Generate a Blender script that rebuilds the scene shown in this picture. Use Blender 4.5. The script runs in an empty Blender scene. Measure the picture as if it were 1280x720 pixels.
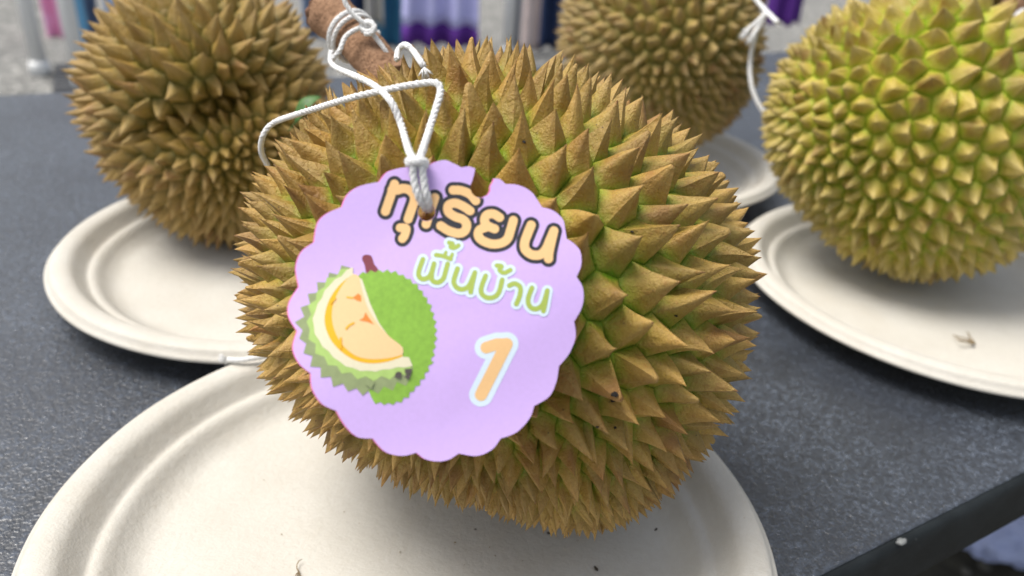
import bpy, bmesh, math, random
import numpy as np
from mathutils import Vector, Matrix, noise
from mathutils.geometry import delaunay_2d_cdt

random.seed(7); rng = np.random.default_rng(7)
sc = bpy.context.scene
COL = sc.collection

# ------------------------------------------------------------------ camera
PITCH, ROLL, CAMZ, F = 0.4884, 0.0714, 0.2247, 960.0
_c, _s = math.cos(ROLL), math.sin(ROLL)
_X = Vector((1, 0, 0)); _U = Vector((0, math.sin(PITCH), math.cos(PITCH)))
FW = Vector((0, math.cos(PITCH), -math.sin(PITCH)))
RT = _X*_c + _U*_s
UP = _U*_c - _X*_s
CAM = Vector((0, 0, CAMZ))
cd = bpy.data.cameras.new('camera'); cam = bpy.data.objects.new('camera', cd); COL.objects.link(cam)
cam.matrix_world = Matrix(((RT.x, UP.x, -FW.x, CAM.x), (RT.y, UP.y, -FW.y, CAM.y), (RT.z, UP.z, -FW.z, CAM.z), (0, 0, 0, 1)))
cd.sensor_width = 36; cd.lens = 27.0; cd.clip_start = 0.01; cd.clip_end = 400
cd.dof.use_dof = True; cd.dof.focus_distance = 0.238; cd.dof.aperture_fstop = 9.5
sc.camera = cam

# ------------------------------------------------------------------ world, sun
SUN_EL, SUN_AZ = math.radians(66), math.radians(-95)      # azimuth from +Y towards +X
w = bpy.data.worlds.new('World'); sc.world = w; w.use_nodes = True
nt = w.node_tree; nt.nodes.clear()
sky = nt.nodes.new('ShaderNodeTexSky'); sky.sky_type = 'NISHITA'; sky.sun_disc = False
sky.sun_elevation = SUN_EL; sky.sun_rotation = SUN_AZ
sky.air_density = 1.2; sky.dust_density = 4.0; sky.ozone_density = 1.0
hs = nt.nodes.new('ShaderNodeHueSaturation'); hs.inputs['Saturation'].default_value = 0.46
bg = nt.nodes.new('ShaderNodeBackground'); bg.inputs['Strength'].default_value = 0.13
wo = nt.nodes.new('ShaderNodeOutputWorld')
nt.links.new(sky.outputs[0], hs.inputs['Color']); nt.links.new(hs.outputs[0], bg.inputs[0]); nt.links.new(bg.outputs[0], wo.inputs[0])
sd = bpy.data.lights.new('sun', 'SUN'); sd.energy = 2.8; sd.angle = math.radians(32); sd.color = (1.0, 0.96, 0.89)
so = bpy.data.objects.new('sun', sd); COL.objects.link(so)
SUND = Vector((math.sin(SUN_AZ)*math.cos(SUN_EL), math.cos(SUN_AZ)*math.cos(SUN_EL), math.sin(SUN_EL)))
so.rotation_euler = SUND.to_track_quat('Z', 'Y').to_euler(); so.location = SUND*5
sc.view_settings.view_transform = 'Standard'; sc.view_settings.look = 'None'
sc.view_settings.exposure = 0.36; sc.view_settings.gamma = 1
sc.cycles.max_bounces = 6; sc.cycles.diffuse_bounces = 4

# ------------------------------------------------------------------ helpers
def ray(px, py): return RT*((px-640)/F) + UP*((360-py)/F) + FW
def P(px, py, d): return CAM + ray(px, py)*d
def onz(px, py, z):
    r = ray(px, py); return CAM + r*((z-CAMZ)/r.z)
def proj(p):
    q = Vector(p)-CAM; d = q.dot(FW); return 640+F*q.dot(RT)/d, 360-F*q.dot(UP)/d, d

def empty(name, loc=(0, 0, 0)):
    o = bpy.data.objects.new(name, None); COL.objects.link(o); o.location = loc; o.empty_display_size = 0.02
    return o
def tag(o, label=None, cat=None, group=None, kind=None):
    for k, v in (('label', label), ('category', cat), ('group', group), ('kind', kind)):
        if v: o[k] = v
    return o
def obj(name, me, mat, parent=None, loc=(0, 0, 0)):
    o = bpy.data.objects.new(name, me); COL.objects.link(o); o.location = loc
    if mat and not me.materials: me.materials.append(mat)
    if parent: o.parent = parent
    return o
def mesh(name, vs, fs, smooth=True):
    me = bpy.data.meshes.new(name); me.from_pydata([tuple(v) for v in vs], [], [tuple(f) for f in fs])
    if smooth: me.shade_smooth()
    me.update(); return me
def catmull(pts, n=8, closed=False):
    pts = [np.array(p, float) for p in pts]; out = []
    m = len(pts)
    for i in range(m if closed else m-1):
        if closed: p0, p1, p2, p3 = pts[i-1], pts[i], pts[(i+1) % m], pts[(i+2) % m]
        else: p0, p1, p2, p3 = pts[max(i-1, 0)], pts[i], pts[i+1], pts[min(i+2, m-1)]
        for k in range(n):
            t = k/n
            out.append(0.5*((2*p1)+(-p0+p2)*t+(2*p0-5*p1+4*p2-p3)*t*t+(-p0+3*p1-3*p2+p3)*t**3))
    if not closed: out.append(pts[-1])
    return out

# ------------------------------------------------------------------ materials
class N:
    def __init__(s, name):
        s.m = bpy.data.materials.new(name); s.m.use_nodes = True; s.t = s.m.node_tree
        s.b = s.t.nodes['Principled BSDF']
        s.co = s.t.nodes.new('ShaderNodeTexCoord').outputs['Object']
    def new(s, t, **k):
        n = s.t.nodes.new(t)
        for a, v in k.items(): setattr(n, a, v)
        return n
    def put(s, sock, v):
        if isinstance(v, bpy.types.NodeSocket): s.t.links.new(v, sock)
        elif isinstance(v, (tuple, list)) and len(v) == 3: sock.default_value = (*v, 1) if sock.type == 'RGBA' else v
        else: sock.default_value = v
    def noise(s, scale, detail=3, rough=0.5, vec=None, dist=0.0, out='Fac'):
        n = s.new('ShaderNodeTexNoise'); s.put(n.inputs['Vector'], vec or s.co)
        n.inputs['Scale'].default_value = scale; n.inputs['Detail'].default_value = detail
        n.inputs['Roughness'].default_value = rough; n.inputs['Distortion'].default_value = dist
        return n.outputs[out]
    def vor(s, scale, vec=None, feature='F1', out='Distance'):
        n = s.new('ShaderNodeTexVoronoi', feature=feature); s.put(n.inputs['Vector'], vec or s.co)
        n.inputs['Scale'].default_value = scale; return n.outputs[out]
    def map(s, v, a, b, c=0.0, d=1.0):
        n = s.new('ShaderNodeMapRange'); s.put(n.inputs[0], v)
        for i, x in enumerate((a, b, c, d)): n.inputs[i+1].default_value = x
        return n.outputs[0]
    def math(s, op, a, b=0.0):
        n = s.new('ShaderNodeMath', operation=op); s.put(n.inputs[0], a); s.put(n.inputs[1], b); return n.outputs[0]
    def mix(s, f, a, b, mode='MIX'):
        n = s.new('ShaderNodeMix', data_type='RGBA', blend_type=mode)
        s.put(n.inputs[0], f); s.put(n.inputs[6], a); s.put(n.inputs[7], b); return n.outputs[2]
    def ramp(s, v, stops):
        n = s.new('ShaderNodeValToRGB'); s.put(n.inputs[0], v); e = n.color_ramp.elements
        while len(e) < len(stops): e.new(0.5)
        for i, (p, c) in enumerate(stops): e[i].position = p; e[i].color = (*c, 1)
        return n.outputs[0]
    def bump(s, h, strength, dist, prev=None):
        n = s.new('ShaderNodeBump'); n.inputs['Strength'].default_value = strength; n.inputs['Distance'].default_value = dist
        s.put(n.inputs['Height'], h)
        if prev: s.put(n.inputs['Normal'], prev)
        return n.outputs[0]
    def scale(s, v):
        n = s.new('ShaderNodeMapping'); s.put(n.inputs[0], s.co); n.inputs['Scale'].default_value = v; return n.outputs[0]
    def done(s, col=None, rough=None, normal=None, spec=None):
        if col is not None: s.put(s.b.inputs['Base Color'], col)
        if rough is not None: s.put(s.b.inputs['Roughness'], rough)
        if normal is not None: s.put(s.b.inputs['Normal'], normal)
        if spec is not None: s.b.inputs['Specular IOR Level'].default_value = spec
        return s.m

def rind_mat(name, groove, low, mid, tan, tip, scurf, gh=0.16, sc_amt=0.5, gloss=(0.36, 0.58), sat=1.07):
    n = N(name)
    at = n.new('ShaderNodeAttribute', attribute_name='tint'); sp = n.new('ShaderNodeSeparateColor')
    n.t.links.new(at.outputs['Color'], sp.inputs[0])
    h, rg, rn = sp.outputs[0], sp.outputs[1], sp.outputs[2]
    big = n.noise(28, 2); med = n.noise(260, 4, 0.6); fine = n.noise(1500, 5, 0.65)
    hh = n.math('ADD', h, n.map(med, 0.3, 0.7, -0.07, 0.07))
    base = n.ramp(hh, [(0.0, groove), (gh, low), (gh+0.17, mid), (0.78, tan), (0.93, tan), (0.985, tip)])
    # greener or browner from spine to spine, in large patches
    base = n.mix(n.map(big, 0.40, 0.66, 0, 0.42), base, n.mix(n.map(hh, 0, 0.3), low, scurf))
    base = n.mix(n.math('MULTIPLY', rg, 0.42), base, tan)
    base = n.mix(n.map(rn, 0, 1, 0.0, 0.28), base, scurf)
    # corky scurf: fine brown mottling and small warts
    scf = n.map(n.noise(620, 5, 0.7), 0.52, 0.66, 0, sc_amt)
    base = n.mix(n.math('MULTIPLY', scf, n.map(hh, 0.05, 0.35)), base, scurf)
    base = n.mix(n.map(fine, 0.35, 0.65, 0.0, 0.30), base, (scurf[0]*0.55, scurf[1]*0.5, scurf[2]*0.5))
    dots = n.vor(420); dk = n.map(dots, 0.06, 0.14, 0.75, 0.0)
    msk = n.map(n.noise(90, 1), 0.55, 0.62)
    base = n.mix(n.math('MULTIPLY', dk, msk), base, (0.06, 0.035, 0.02))
    pat = n.map(n.noise(55, 3, 0.6), 0.55, 0.68, 0, 0.6); base = n.mix(n.math('MULTIPLY', pat, n.map(hh, 0.1, 0.4)), base, (0.27, 0.125, 0.045))
    val = n.new('ShaderNodeHueSaturation'); val.inputs['Saturation'].default_value = sat; n.put(val.inputs['Value'], n.map(rn, 0, 1, 0.74, 1.08)); n.put(val.inputs['Color'], base)
    lines = n.noise(700, 3, 0.5, vec=n.scale((1, 1, 0.35)))
    nb = n.bump(med, 0.55, 0.0018); nb = n.bump(fine, 0.7, 0.0006, nb); nb = n.bump(lines, 0.5, 0.0006, nb)
    nb = n.bump(n.map(dots, 0.0, 0.25, 1, 0), 0.25, 0.0004, nb)
    m = n.done(val.outputs[0], n.map(fine, 0.3, 0.7, *gloss), nb, 0.5)
    return m
M = {}
M['rind_gold'] = rind_mat('rind_gold', (0.19, 0.38, 0.03), (0.32, 0.37, 0.045), (0.41, 0.325, 0.068), (0.50, 0.35, 0.12), (0.28, 0.14, 0.065), (0.36, 0.185, 0.055), gh=0.10)
M['rind_brown'] = rind_mat('rind_brown', (0.16, 0.16, 0.025), (0.27, 0.21, 0.04), (0.40, 0.28, 0.06), (0.60, 0.42, 0.16), (0.42, 0.25, 0.12), (0.25, 0.145, 0.055), gh=0.14)
M['rind_olive'] = rind_mat('rind_olive', (0.20, 0.21, 0.04), (0.33, 0.28, 0.07), (0.42, 0.31, 0.09), (0.50, 0.38, 0.18), (0.26, 0.15, 0.07), (0.33, 0.22, 0.09))
M['rind_green'] = rind_mat('rind_green', (0.36, 0.54, 0.05), (0.45, 0.46, 0.065), (0.49, 0.41, 0.09), (0.62, 0.49, 0.20), (0.62, 0.46, 0.28), (0.42, 0.32, 0.07), gh=0.17, sc_amt=0.25, gloss=(0.24, 0.42))
def husk_mat():
    n = N('husk'); f = n.noise(300, 3)
    return n.done(n.mix(f, (0.10, 0.13, 0.025), (0.22, 0.26, 0.06)), 0.7, n.bump(f, 0.4, 0.001))
M['husk'] = husk_mat()
def stem_mat(name, a, b, c):
    n = N(name); f = n.noise(160, 5, 0.65); g = n.noise(900, 4, 0.7)
    base = n.mix(n.map(f, 0.35, 0.65), a, b); base = n.mix(n.map(g, 0.50, 0.68, 0, 0.9), base, c)
    nb = n.bump(f, 1.0, 0.003); nb = n.bump(g, 0.7, 0.0008, nb)
    return n.done(base, 0.85, nb, 0.2)
M['stem'] = stem_mat('stem_bark', (0.38, 0.225, 0.135), (0.27, 0.155, 0.09), (0.12, 0.06, 0.035))
def plate_mat():
    n = N('bagasse'); big = n.noise(30, 3); f = n.noise(400, 5, 0.65); g = n.noise(1300, 4, 0.7, vec=n.scale((1, 0.4, 1)))
    base = n.mix(n.map(big, 0.3, 0.7), (0.53, 0.504, 0.447), (0.585, 0.564, 0.512))
    base = n.mix(n.map(f, 0.4, 0.75, 0, 0.25), base, (0.46, 0.42, 0.35))
    v = n.vor(160); sp = n.math('MULTIPLY', n.map(v, 0.03, 0.06, 0.7, 0), n.map(n.noise(60, 1), 0.5, 0.6))
    base = n.mix(sp, base, (0.38, 0.30, 0.20))
    fib = n.noise(260, 6, 0.75, vec=n.scale((1, 3.5, 1)), dist=1.5)
    base = n.mix(n.map(fib, 0.55, 0.72, 0, 0.30), base, (0.45, 0.39, 0.30))
    st = n.noise(11, 5, 0.65); base = n.mix(n.map(st, 0.52, 0.72, 0, 0.28), base, (0.50, 0.44, 0.35))
    dent = n.noise(45, 3, 0.55)
    nb = n.bump(dent, 0.25, 0.0025); nb = n.bump(f, 0.45, 0.0007, nb); nb = n.bump(g, 0.45, 0.0004, nb); nb = n.bump(fib, 0.3, 0.0004, nb)
    return n.done(base, 0.55, nb, 0.35)
M['plate'] = plate_mat()
def table_mat():
    n = N('table_plastic')
    a = n.noise(560, 2, 0.5, dist=0.9); b = n.noise(300, 2, 0.5, dist=1.0); big = n.noise(9, 4, 0.6)
    stain = n.noise(14, 5, 0.7, vec=n.scale((3.0, 1, 1)), dist=0.8)
    mott = n.math('ADD', n.math('MULTIPLY', a, 0.65), n.math('MULTIPLY', b, 0.35))
    base = n.ramp(mott, [(0.38, (0.014, 0.017, 0.023)), (0.50, (0.036, 0.043, 0.055)), (0.62, (0.095, 0.113, 0.145))])
    base = n.mix(n.map(big, 0.40, 0.62, 0, 0.55), base, (0.018, 0.021, 0.028))
    base = n.mix(n.map(stain, 0.56, 0.72, 0, 0.5), base, (0.025, 0.028, 0.034))
    # thin dried cracks and drag marks
    cr = n.vor(7, vec=n.mix(0.10, n.scale((1.0, 0.35, 1)), n.noise(5, 3, out='Color')), feature='DISTANCE_TO_EDGE')
    crk = n.math('MULTIPLY', n.map(cr, 0.0, 0.02, 0.55, 0), n.map(n.noise(5, 2), 0.48, 0.6))
    base = n.mix(crk, base, (0.012, 0.014, 0.017))
    nb = n.bump(mott, 0.8, 0.0010)
    r = n.map(mott, 0.38, 0.62, 0.46, 0.24)
    return n.done(base, r, nb, 1.0)
M['table'] = table_mat()
def plain(name, col, rough=0.6, var=0.15, scale=40, bump=0.2, bd=0.001, spec=0.5, col2=None):
    n = N(name); f = n.noise(scale, 4, 0.6)
    c2 = col2 or tuple(max(0, c*(1-var)) for c in col)
    return n.done(n.mix(n.map(f, 0.3, 0.7), col, c2), rough, n.bump(f, bump, bd), spec)
def table_edge_mat():
    n = N('table_edge'); f = n.noise(60, 4, 0.6); ch = n.noise(38, 5, 0.75)
    base = n.mix(n.map(f, 0.3, 0.7), (0.006, 0.008, 0.009), (0.014, 0.018, 0.02))
    base = n.mix(n.map(ch, 0.71, 0.74, 0, 0.8), base, (0.3, 0.31, 0.31))
    return n.done(base, 0.6, n.bump(f, 0.4, 0.001), 0.25)
M['table_edge'] = table_edge_mat()
M['cord'] = plain('cotton_cord', (0.84, 0.84, 0.83), 0.85, 0.12, 2600, 0.8, 0.0005, 0.2)
M['pole'] = plain('white_enamel', (0.75, 0.76, 0.76), 0.4, 0.08, 8)
M['black_metal'] = plain('black_metal', (0.02, 0.02, 0.022), 0.45, 0.2, 30)
def ground_mat():
    n = N('gravel_ground'); v = n.vor(55, out='Color'); d = n.vor(55); s2 = n.noise(14, 5, 0.7); b = n.noise(0.7, 3)
    sp = n.new('ShaderNodeSeparateColor'); n.t.links.new(v, sp.inputs[0])
    base = n.ramp(sp.outputs[0], [(0.0, (0.10, 0.10, 0.095)), (0.5, (0.19, 0.19, 0.18)), (0.86, (0.27, 0.265, 0.25)), (0.93, (0.55, 0.54, 0.50))])
    base = n.mix(n.map(s2, 0.45, 0.65, 0, 0.5), base, (0.22, 0.215, 0.205))
    base = n.mix(n.map(b, 0.4, 0.65, 0, 0.4), base, (0.16, 0.16, 0.155))
    return n.done(base, 0.9, n.bump(n.map(d, 0, 0.6, 1, 0), 0.8, 0.008), 0.2)
M['ground'] = ground_mat()

# ------------------------------------------------------------------ ground and table
GZ = -0.74
gm = mesh('ground', [(-60, -30, GZ), (60, -30, GZ), (60, 90, GZ), (-60, 90, GZ)], [(0, 1, 2, 3)], False)
tag(obj('ground', gm, M['ground']), kind='structure')

E1 = Vector((0.857, 0.515, 0)).normalized(); E2 = Vector((-E1.y, E1.x, 0))
def TB(a, b, z): return E1*a + E2*b + Vector((0, 0, z))
TA0, TA1, TB0, TB1 = -0.078, 1.75, 0.112, 0.925
def rounded_rect(a0, a1, b0, b1, r, n=6):
    out = []
    for cx, cy, s in ((a1-r, b1-r, 0), (a0+r, b1-r, 90), (a0+r, b0+r, 180), (a1-r, b0+r, 270)):
        for k in range(n+1):
            t = math.radians(s+90*k/n); out.append((cx+r*math.cos(t), cy+r*math.sin(t)))
    return out
table = empty('folding_table', TB((TA0+TA1)/2, (TB0+TB1)/2, GZ))
tag(table, 'dark blue-grey mottled plastic table holding all the durian plates', 'table')
TL = table.location
def slab(profile, ins0):  # profile list of (inset, z)
    vs, fs = [], []; base = None
    for ins, z in profile:
        pr = rounded_rect(TA0+ins, TA1-ins, TB0+ins, TB1-ins, max(0.02-ins, 0.004))
        for a, b in pr: vs.append(TB(a, b, z)-TL)
    n = len(pr); k = len(profile)
    for i in range(k-1):
        for j in range(n): fs.append((i*n+j, (i+1)*n+j, (i+1)*n+(j+1) % n, i*n+(j+1) % n))
    return vs, fs, n, k
vs, fs, n_, k_ = slab([(0.0040, -0.0008), (0.0046, -0.0003), (0.0056, 0.0)], 0)
fs = [tuple(reversed(f)) for f in fs]; fs.append(tuple(range((k_-1)*n_, k_*n_)))
fs = [tuple(reversed(f)) for f in fs[:-1]] + [fs[-1]]
obj('tabletop', mesh('tabletop', vs, fs, False), M['table'], table)
vs, fs, n_, k_ = slab([(0.0042, -0.0012), (0.0022, -0.0012), (0.0006, -0.003), (0.0, -0.006), (0.0, -0.029), (0.002, -0.033), (0.006, -0.035), (0.04, -0.035), (0.04, -0.012)], 0)
fs.append(tuple(reversed(range((k_-1)*n_, k_*n_))))
obj('edge_rim', mesh('edge_rim', vs, fs), M['table_edge'], table)

def tube_mesh(name, pts, rads, sides=10, cap=True, smooth=True):
    pts = [Vector(p) for p in pts]; n = len(pts)
    if not isinstance(rads, (list, tuple)): rads = [rads]*n
    vs, fs = [], []
    t0 = (pts[1]-pts[0]).normalized(); a = t0.orthogonal().normalized()
    for i, p in enumerate(pts):
        t = (pts[min(i+1, n-1)]-pts[max(i-1, 0)]).normalized()
        a = (a - t*a.dot(t)).normalized(); b = t.cross(a)
        for k in range(sides):
            q = 2*math.pi*k/sides; vs.append(p + (a*math.cos(q)+b*math.sin(q))*rads[i])
    for i in range(n-1):
        for k in range(sides): fs.append((i*sides+k, i*sides+(k+1) % sides, (i+1)*sides+(k+1) % sides, (i+1)*sides+k))
    if cap: fs.append(tuple(reversed(range(sides)))); fs.append(tuple(range((n-1)*sides, n*sides)))
    return vs, fs
for a in (0.12, 1.55):
    for b in (0.20, 0.84):
        v_, f_ = tube_mesh('leg', [TB(a, b, -0.024)-TL, TB(a, b, -0.3)-TL, TB(a, b, GZ)-TL], 0.014)
        obj('leg', mesh('leg', v_, f_), M['black_metal'], table)
    v_, f_ = tube_mesh('brace', [TB(a, 0.214, -0.55)-TL, TB(a, 0.826, -0.55)-TL], 0.009)
    obj('brace', mesh('brace', v_, f_), M['black_metal'], table)

# ------------------------------------------------------------------ plates
RP = 0.13
prof = [(0.0, 0.0028), (0.060, 0.0028), (0.088, 0.0030), (0.096, 0.0038), (0.1010, 0.0066), (0.1042, 0.0098), (0.1060, 0.0112), (0.1078, 0.01175), (0.1094, 0.0118),
        (0.1108, 0.0126), (0.1135, 0.0158), (0.1158, 0.0188), (0.1175, 0.0202), (0.1195, 0.0210), (0.1225, 0.0214), (0.1252, 0.0212), (0.1268, 0.0205), (0.1278, 0.0192),
        (0.1288, 0.0180), (0.1298, 0.0172), (0.1303, 0.0162), (0.1300, 0.0152), (0.1290, 0.0150), (0.1275, 0.0168), (0.1262, 0.0186), (0.1240, 0.0194), (0.1195, 0.0190), (0.1175, 0.0178), (0.1135, 0.0135),
        (0.1108, 0.0103), (0.1060, 0.0088), (0.1010, 0.0040), (0.096, 0.0012), (0.088, 0.0006), (0.0, 0.0006)]
def smooth_prof(pr): return [tuple(p) for p in catmull(pr, 3)]
def plate(x, y, label, segs=220, seed=0):
    vs, fs = [], []; pr = smooth_prof(prof)
    for k in range(segs):
        q = 2*math.pi*k/segs
        for r, z in pr[1:-1]:
            wob = noise.noise(Vector((math.cos(q)*1.3+seed, math.sin(q)*1.3, 0)))
            wz = wob*0.0016*max(0, (r-0.09)/0.04) if r > 0.09 else 0
            r2 = r*(1+0.004*noise.noise(Vector((math.cos(q)*2, math.sin(q)*2, seed+5)))*(1 if r > 0.1 else 0))
            vs.append((r2*math.cos(q), r2*math.sin(q), z+wz))
    m = len(pr)-2
    for k in range(segs):
        a, b = k*m, ((k+1) % segs)*m
        for i in range(m-1): fs.append((a+i, b+i, b+i+1, a+i+1))
    vs.append((0, 0, prof[0][1])); vs.append((0, 0, prof[-1][1])); c0 = len(vs)-2
    for k in range(segs):
        a, b = k*m, ((k+1) % segs)*m
        fs.append((c0, b, a)); fs.append((c0+1, a+m-1, b+m-1))
    fs = [tuple(reversed(f)) for f in fs]
    o = obj('paper_plate', mesh('paper_plate', vs, fs), M['plate'], loc=(x, y, 0))
    o.rotation_euler.z = seed*1.3
    tag(o, label, 'plate', 'round moulded fibre plates under the durians'); return o
plate(-0.0299, 0.2088, 'cream moulded fibre plate in the foreground, under the durian that wears the lilac tag', seed=1)
plate(-0.142, 0.428, 'white moulded fibre plate at the left, under the brown durian', seed=2)
plate(0.277, 0.445, 'white moulded fibre plate at the right, under the yellow-green durian', seed=3)
plate(0.094, 0.655, 'white moulded fibre plate at the back, under the farther olive-brown durian', seed=4)

# ------------------------------------------------------------------ durian builder
def body_fn(sil, d, L_of, rz, zz=1.0, seed=0.0, lob=0.03, crease=()):
    """sil: angle (deg, ccw from picture right) -> reach in px; returns map unit dir (right, up, near) -> local offset"""
    ang = np.array([a for a, r in sil], float); rad = np.array([r for a, r in sil], float)
    ang = np.concatenate([ang-360, ang, ang+360]); rad = np.concatenate([rad]*3)
    def B(D):
        D = np.atleast_2d(D); th = np.degrees(np.arctan2(D[:, 1], D[:, 0])) % 360
        R = np.interp(th, ang, rad)
        # soften
        R = (R + np.interp((th+5), ang, rad) + np.interp((th-5), ang, rad) + 0.5*np.interp((th+10), ang, rad)+0.5*np.interp((th-10), ang, rad))/4
        ip = np.sqrt(D[:, 0]**2+D[:, 1]**2); mean = rad.mean()
        k = ip**2; R = R*k + mean*(1-k)
        R = R*d/F*0.945 - L_of(D)*0.9
        Z = np.where(D[:, 2] > 0, rz, rz*1.02) - 0*R
        g = np.array([noise.noise(Vector((float(x)*1.6+seed, float(y)*1.6, float(z)*1.6))) for x, y, z in D])*lob
        for cn, cp, dep, wid, ext in crease:
            cn_ = np.array(cn, float); cn_ /= np.linalg.norm(cn_); cp_ = np.array(cp, float); cp_ /= np.linalg.norm(cp_)
            g = g - dep*np.exp(-((D @ cn_)/wid)**2)*np.exp(-((D-cp_)**2).sum(1)/(2*ext**2))
        return np.stack([D[:, 0]*R*(1+g), D[:, 1]*R*(1+g), D[:, 2]*Z*(1+g)], 1)
    return B

def durian(name_label, cpx, cpy, sil, rzk, ctrl, mat, seed, rings, nmax=300, zfloor=0.004, depth=None, bias=None, sharp=1.25, dist_of=None, crease=(), lob=0.03):
    r_ = np.random.default_rng(seed); rnd = random.Random(seed)
    cd_ = np.array([c[0] for c in ctrl], float); cd_ /= np.linalg.norm(cd_, axis=1)[:, None]
    cs = np.array([c[1] for c in ctrl])*1e-3; cl = np.array([c[2] for c in ctrl])*1e-3
    cw = np.array([c[3] if len(c) > 3 else 0.35 for c in ctrl])
    def field(D, vals):
        D = np.atleast_2d(D); q = ((D[:, None, :]-cd_[None])**2).sum(2)
        W = np.exp(-q/(2*cw[None]**2))/cw[None]**1.5+1e-9
        return (W*vals).sum(1)/W.sum(1)
    Lf = lambda D: field(D, cl)
    mean = np.mean([r for a, r in sil])
    d = depth
    rz = mean*d/F*0.945*rzk - 0.9*cl.mean()
    B = body_fn(sil, d, Lf, rz, seed=seed*1.7, crease=crease, lob=lob)
    C = P(cpx, cpy, d)
    MAT = np.array([list(RT), list(UP), list(-FW)])     # rows: local axes in world
    # point set
    K = 26000
    S = r_.normal(size=(K, 3)); S /= np.linalg.norm(S, axis=1)[:, None]
    ss = field(S, cs); bl = B(S); Rl = np.linalg.norm(bl, axis=1)
    su = ss/Rl                                           # spacing on the unit sphere
    pts, psu = [], []
    arr = np.zeros((6000, 3)); ar_s = np.zeros(6000); n = 0
    for i in range(K):
        if n:
            dd = np.sqrt(((arr[:n]-S[i])**2).sum(1))
            if (dd < 0.78*0.5*(ar_s[:n]+su[i])).any(): continue
        arr[n] = S[i]; ar_s[n] = su[i]; n += 1
    pts = arr[:n].copy()
    wt = su**-4.0; wt = wt/wt.max()
    for it in range(2):
        idx = np.concatenate([np.argmax(S[a:a+4000] @ pts.T, axis=1) for a in range(0, K, 4000)])
        acc = np.zeros_like(pts); np.add.at(acc, idx, S*wt[:, None])
        ok = np.linalg.norm(acc, axis=1) > 0
        new = pts.copy(); new[ok] = acc[ok]/np.linalg.norm(acc[ok], axis=1)[:, None]
        pts = pts*0.3+new*0.7; pts /= np.linalg.norm(pts, axis=1)[:, None]
    bm = bmesh.new()
    for p in pts: bm.verts.new(p)
    bm.verts.ensure_lookup_table(); bm.verts.index_update()
    for i, v in enumerate(bm.verts): v.index = i
    bmesh.ops.convex_hull(bm, input=list(bm.verts), use_existing_faces=False)
    bmesh.ops.triangulate(bm, faces=bm.faces[:])
    keyv = {tuple(round(c, 6) for c in v.co): i for i, v in enumerate(bm.verts)}
    cells = []
    for v in bm.verts:
        fs = list(v.link_faces)
        if len(fs) < 3: continue
        u = np.array(v.co); cen = []
        for f in fs:
            a, b, c = [np.array(x.co) for x in f.verts]
            q = np.cross(b-a, c-a); q /= np.linalg.norm(q)
            if q @ a < 0: q = -q
            cc = (a+b+c); cc /= np.linalg.norm(cc)
            q = q*0.7+cc*0.3; q /= np.linalg.norm(q)
            cen.append(q)
        t1 = np.cross(u, [0.3, 0.5, 0.8]); t1 /= np.linalg.norm(t1); t2 = np.cross(u, t1)
        cen.sort(key=lambda q: math.atan2(q @ t2, q @ t1))
        # merge very near corners
        o = []
        lim = 0.12*np.mean([np.linalg.norm(q-u) for q in cen])*2
        for q in cen:
            if o and np.linalg.norm(q-o[-1]) < lim: continue
            o.append(q)
        if len(o) > 3 and np.linalg.norm(o[0]-o[-1]) < lim: o.pop()
        cells.append((u, o))
    bm.free()
    allD = []; 
    for u, o in cells: allD.append(u); allD.extend(o)
    allD = np.array(allD); allB = B(allD) @ MAT + np.array(C)
    eps = 1e-3
    U = np.array([c[0] for c in cells])
    def tang(D):
        a = np.cross(D, [0.31, 0.52, 0.79]); a /= np.linalg.norm(a, axis=1)[:, None]; b = np.cross(D, a)
        f = lambda Q: B(Q/np.linalg.norm(Q, axis=1)[:, None])
        ta = f(D+a*0.06)-f(D-a*0.06); tb = f(D+b*0.06)-f(D-b*0.06)
        nn = np.cross(ta, tb); nn /= np.linalg.norm(nn, axis=1)[:, None]
        sg = np.sign((nn*D).sum(1)); return nn*sg[:, None]
    NL = tang(U); NW = NL @ MAT
    Lc = Lf(U); SP = field(U, cs)
    root_xy = C; base = Vector((C.x, C.y, zfloor))
    root = empty('durian', base); tag(root, name_label, 'durian', None)
    # inner husk
    bmh = bmesh.new(); bmesh.ops.create_icosphere(bmh, subdivisions=5, radius=1)
    hd = np.array([v.co[:] for v in bmh.verts]); hb = B(hd)
    hb = hb*(1-0.0022/np.linalg.norm(hb, axis=1)[:, None]) @ MAT + np.array(C) - np.array(base)
    for v, q in zip(bmh.verts, hb): v.co = q
    me = bpy.data.meshes.new('husk'); bmh.to_mesh(me); bmh.free(); me.shade_smooth()
    obj('husk', me, M['husk'], root)
    recs = []; k = 0; tips = []
    for i, (u, o) in enumerate(cells):
        c = allB[k]; cor = allB[k+1:k+1+len(o)]; k += 1+len(o)
        nrm = NW[i]; L = Lc[i]*rnd.uniform(0.78, 1.06)
        rw = np.linalg.norm(cor-c, axis=1).mean()
        L = min(L, rw*4.2)
        tdir = nrm + 0.10*r_.normal(size=3)
        if bias is not None: tdir = tdir + bias(u, c, MAT)
        tdir /= np.linalg.norm(tdir)
        bend = 0.16*r_.normal(size=3)
        bend = bend - nrm*(bend @ nrm)
        m = len(o)
        dist = np.linalg.norm(cor-c, axis=1)
        nr = 3 if m <= 4 else rnd.choice([3, 4, 4])
        order = np.argsort(-dist*(1+0.2*r_.random(m))); ridge = set(order[:nr].tolist())
        # loop of base points: corner, mid, corner, ...
        loop, rf = [], []
        for j in range(m):
            loop.append(cor[j]); rf.append(1.0 if j in ridge else 0.82)
            nx = (j+1) % m
            md = 0.5*(cor[j]+cor[nx]); loop.append(md); rf.append(0.0)
        for j in range(m):
            rf[2*j+1] = 0.5*(rf[2*j]+rf[(2*j+2) % (2*m)])*0.93
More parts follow.
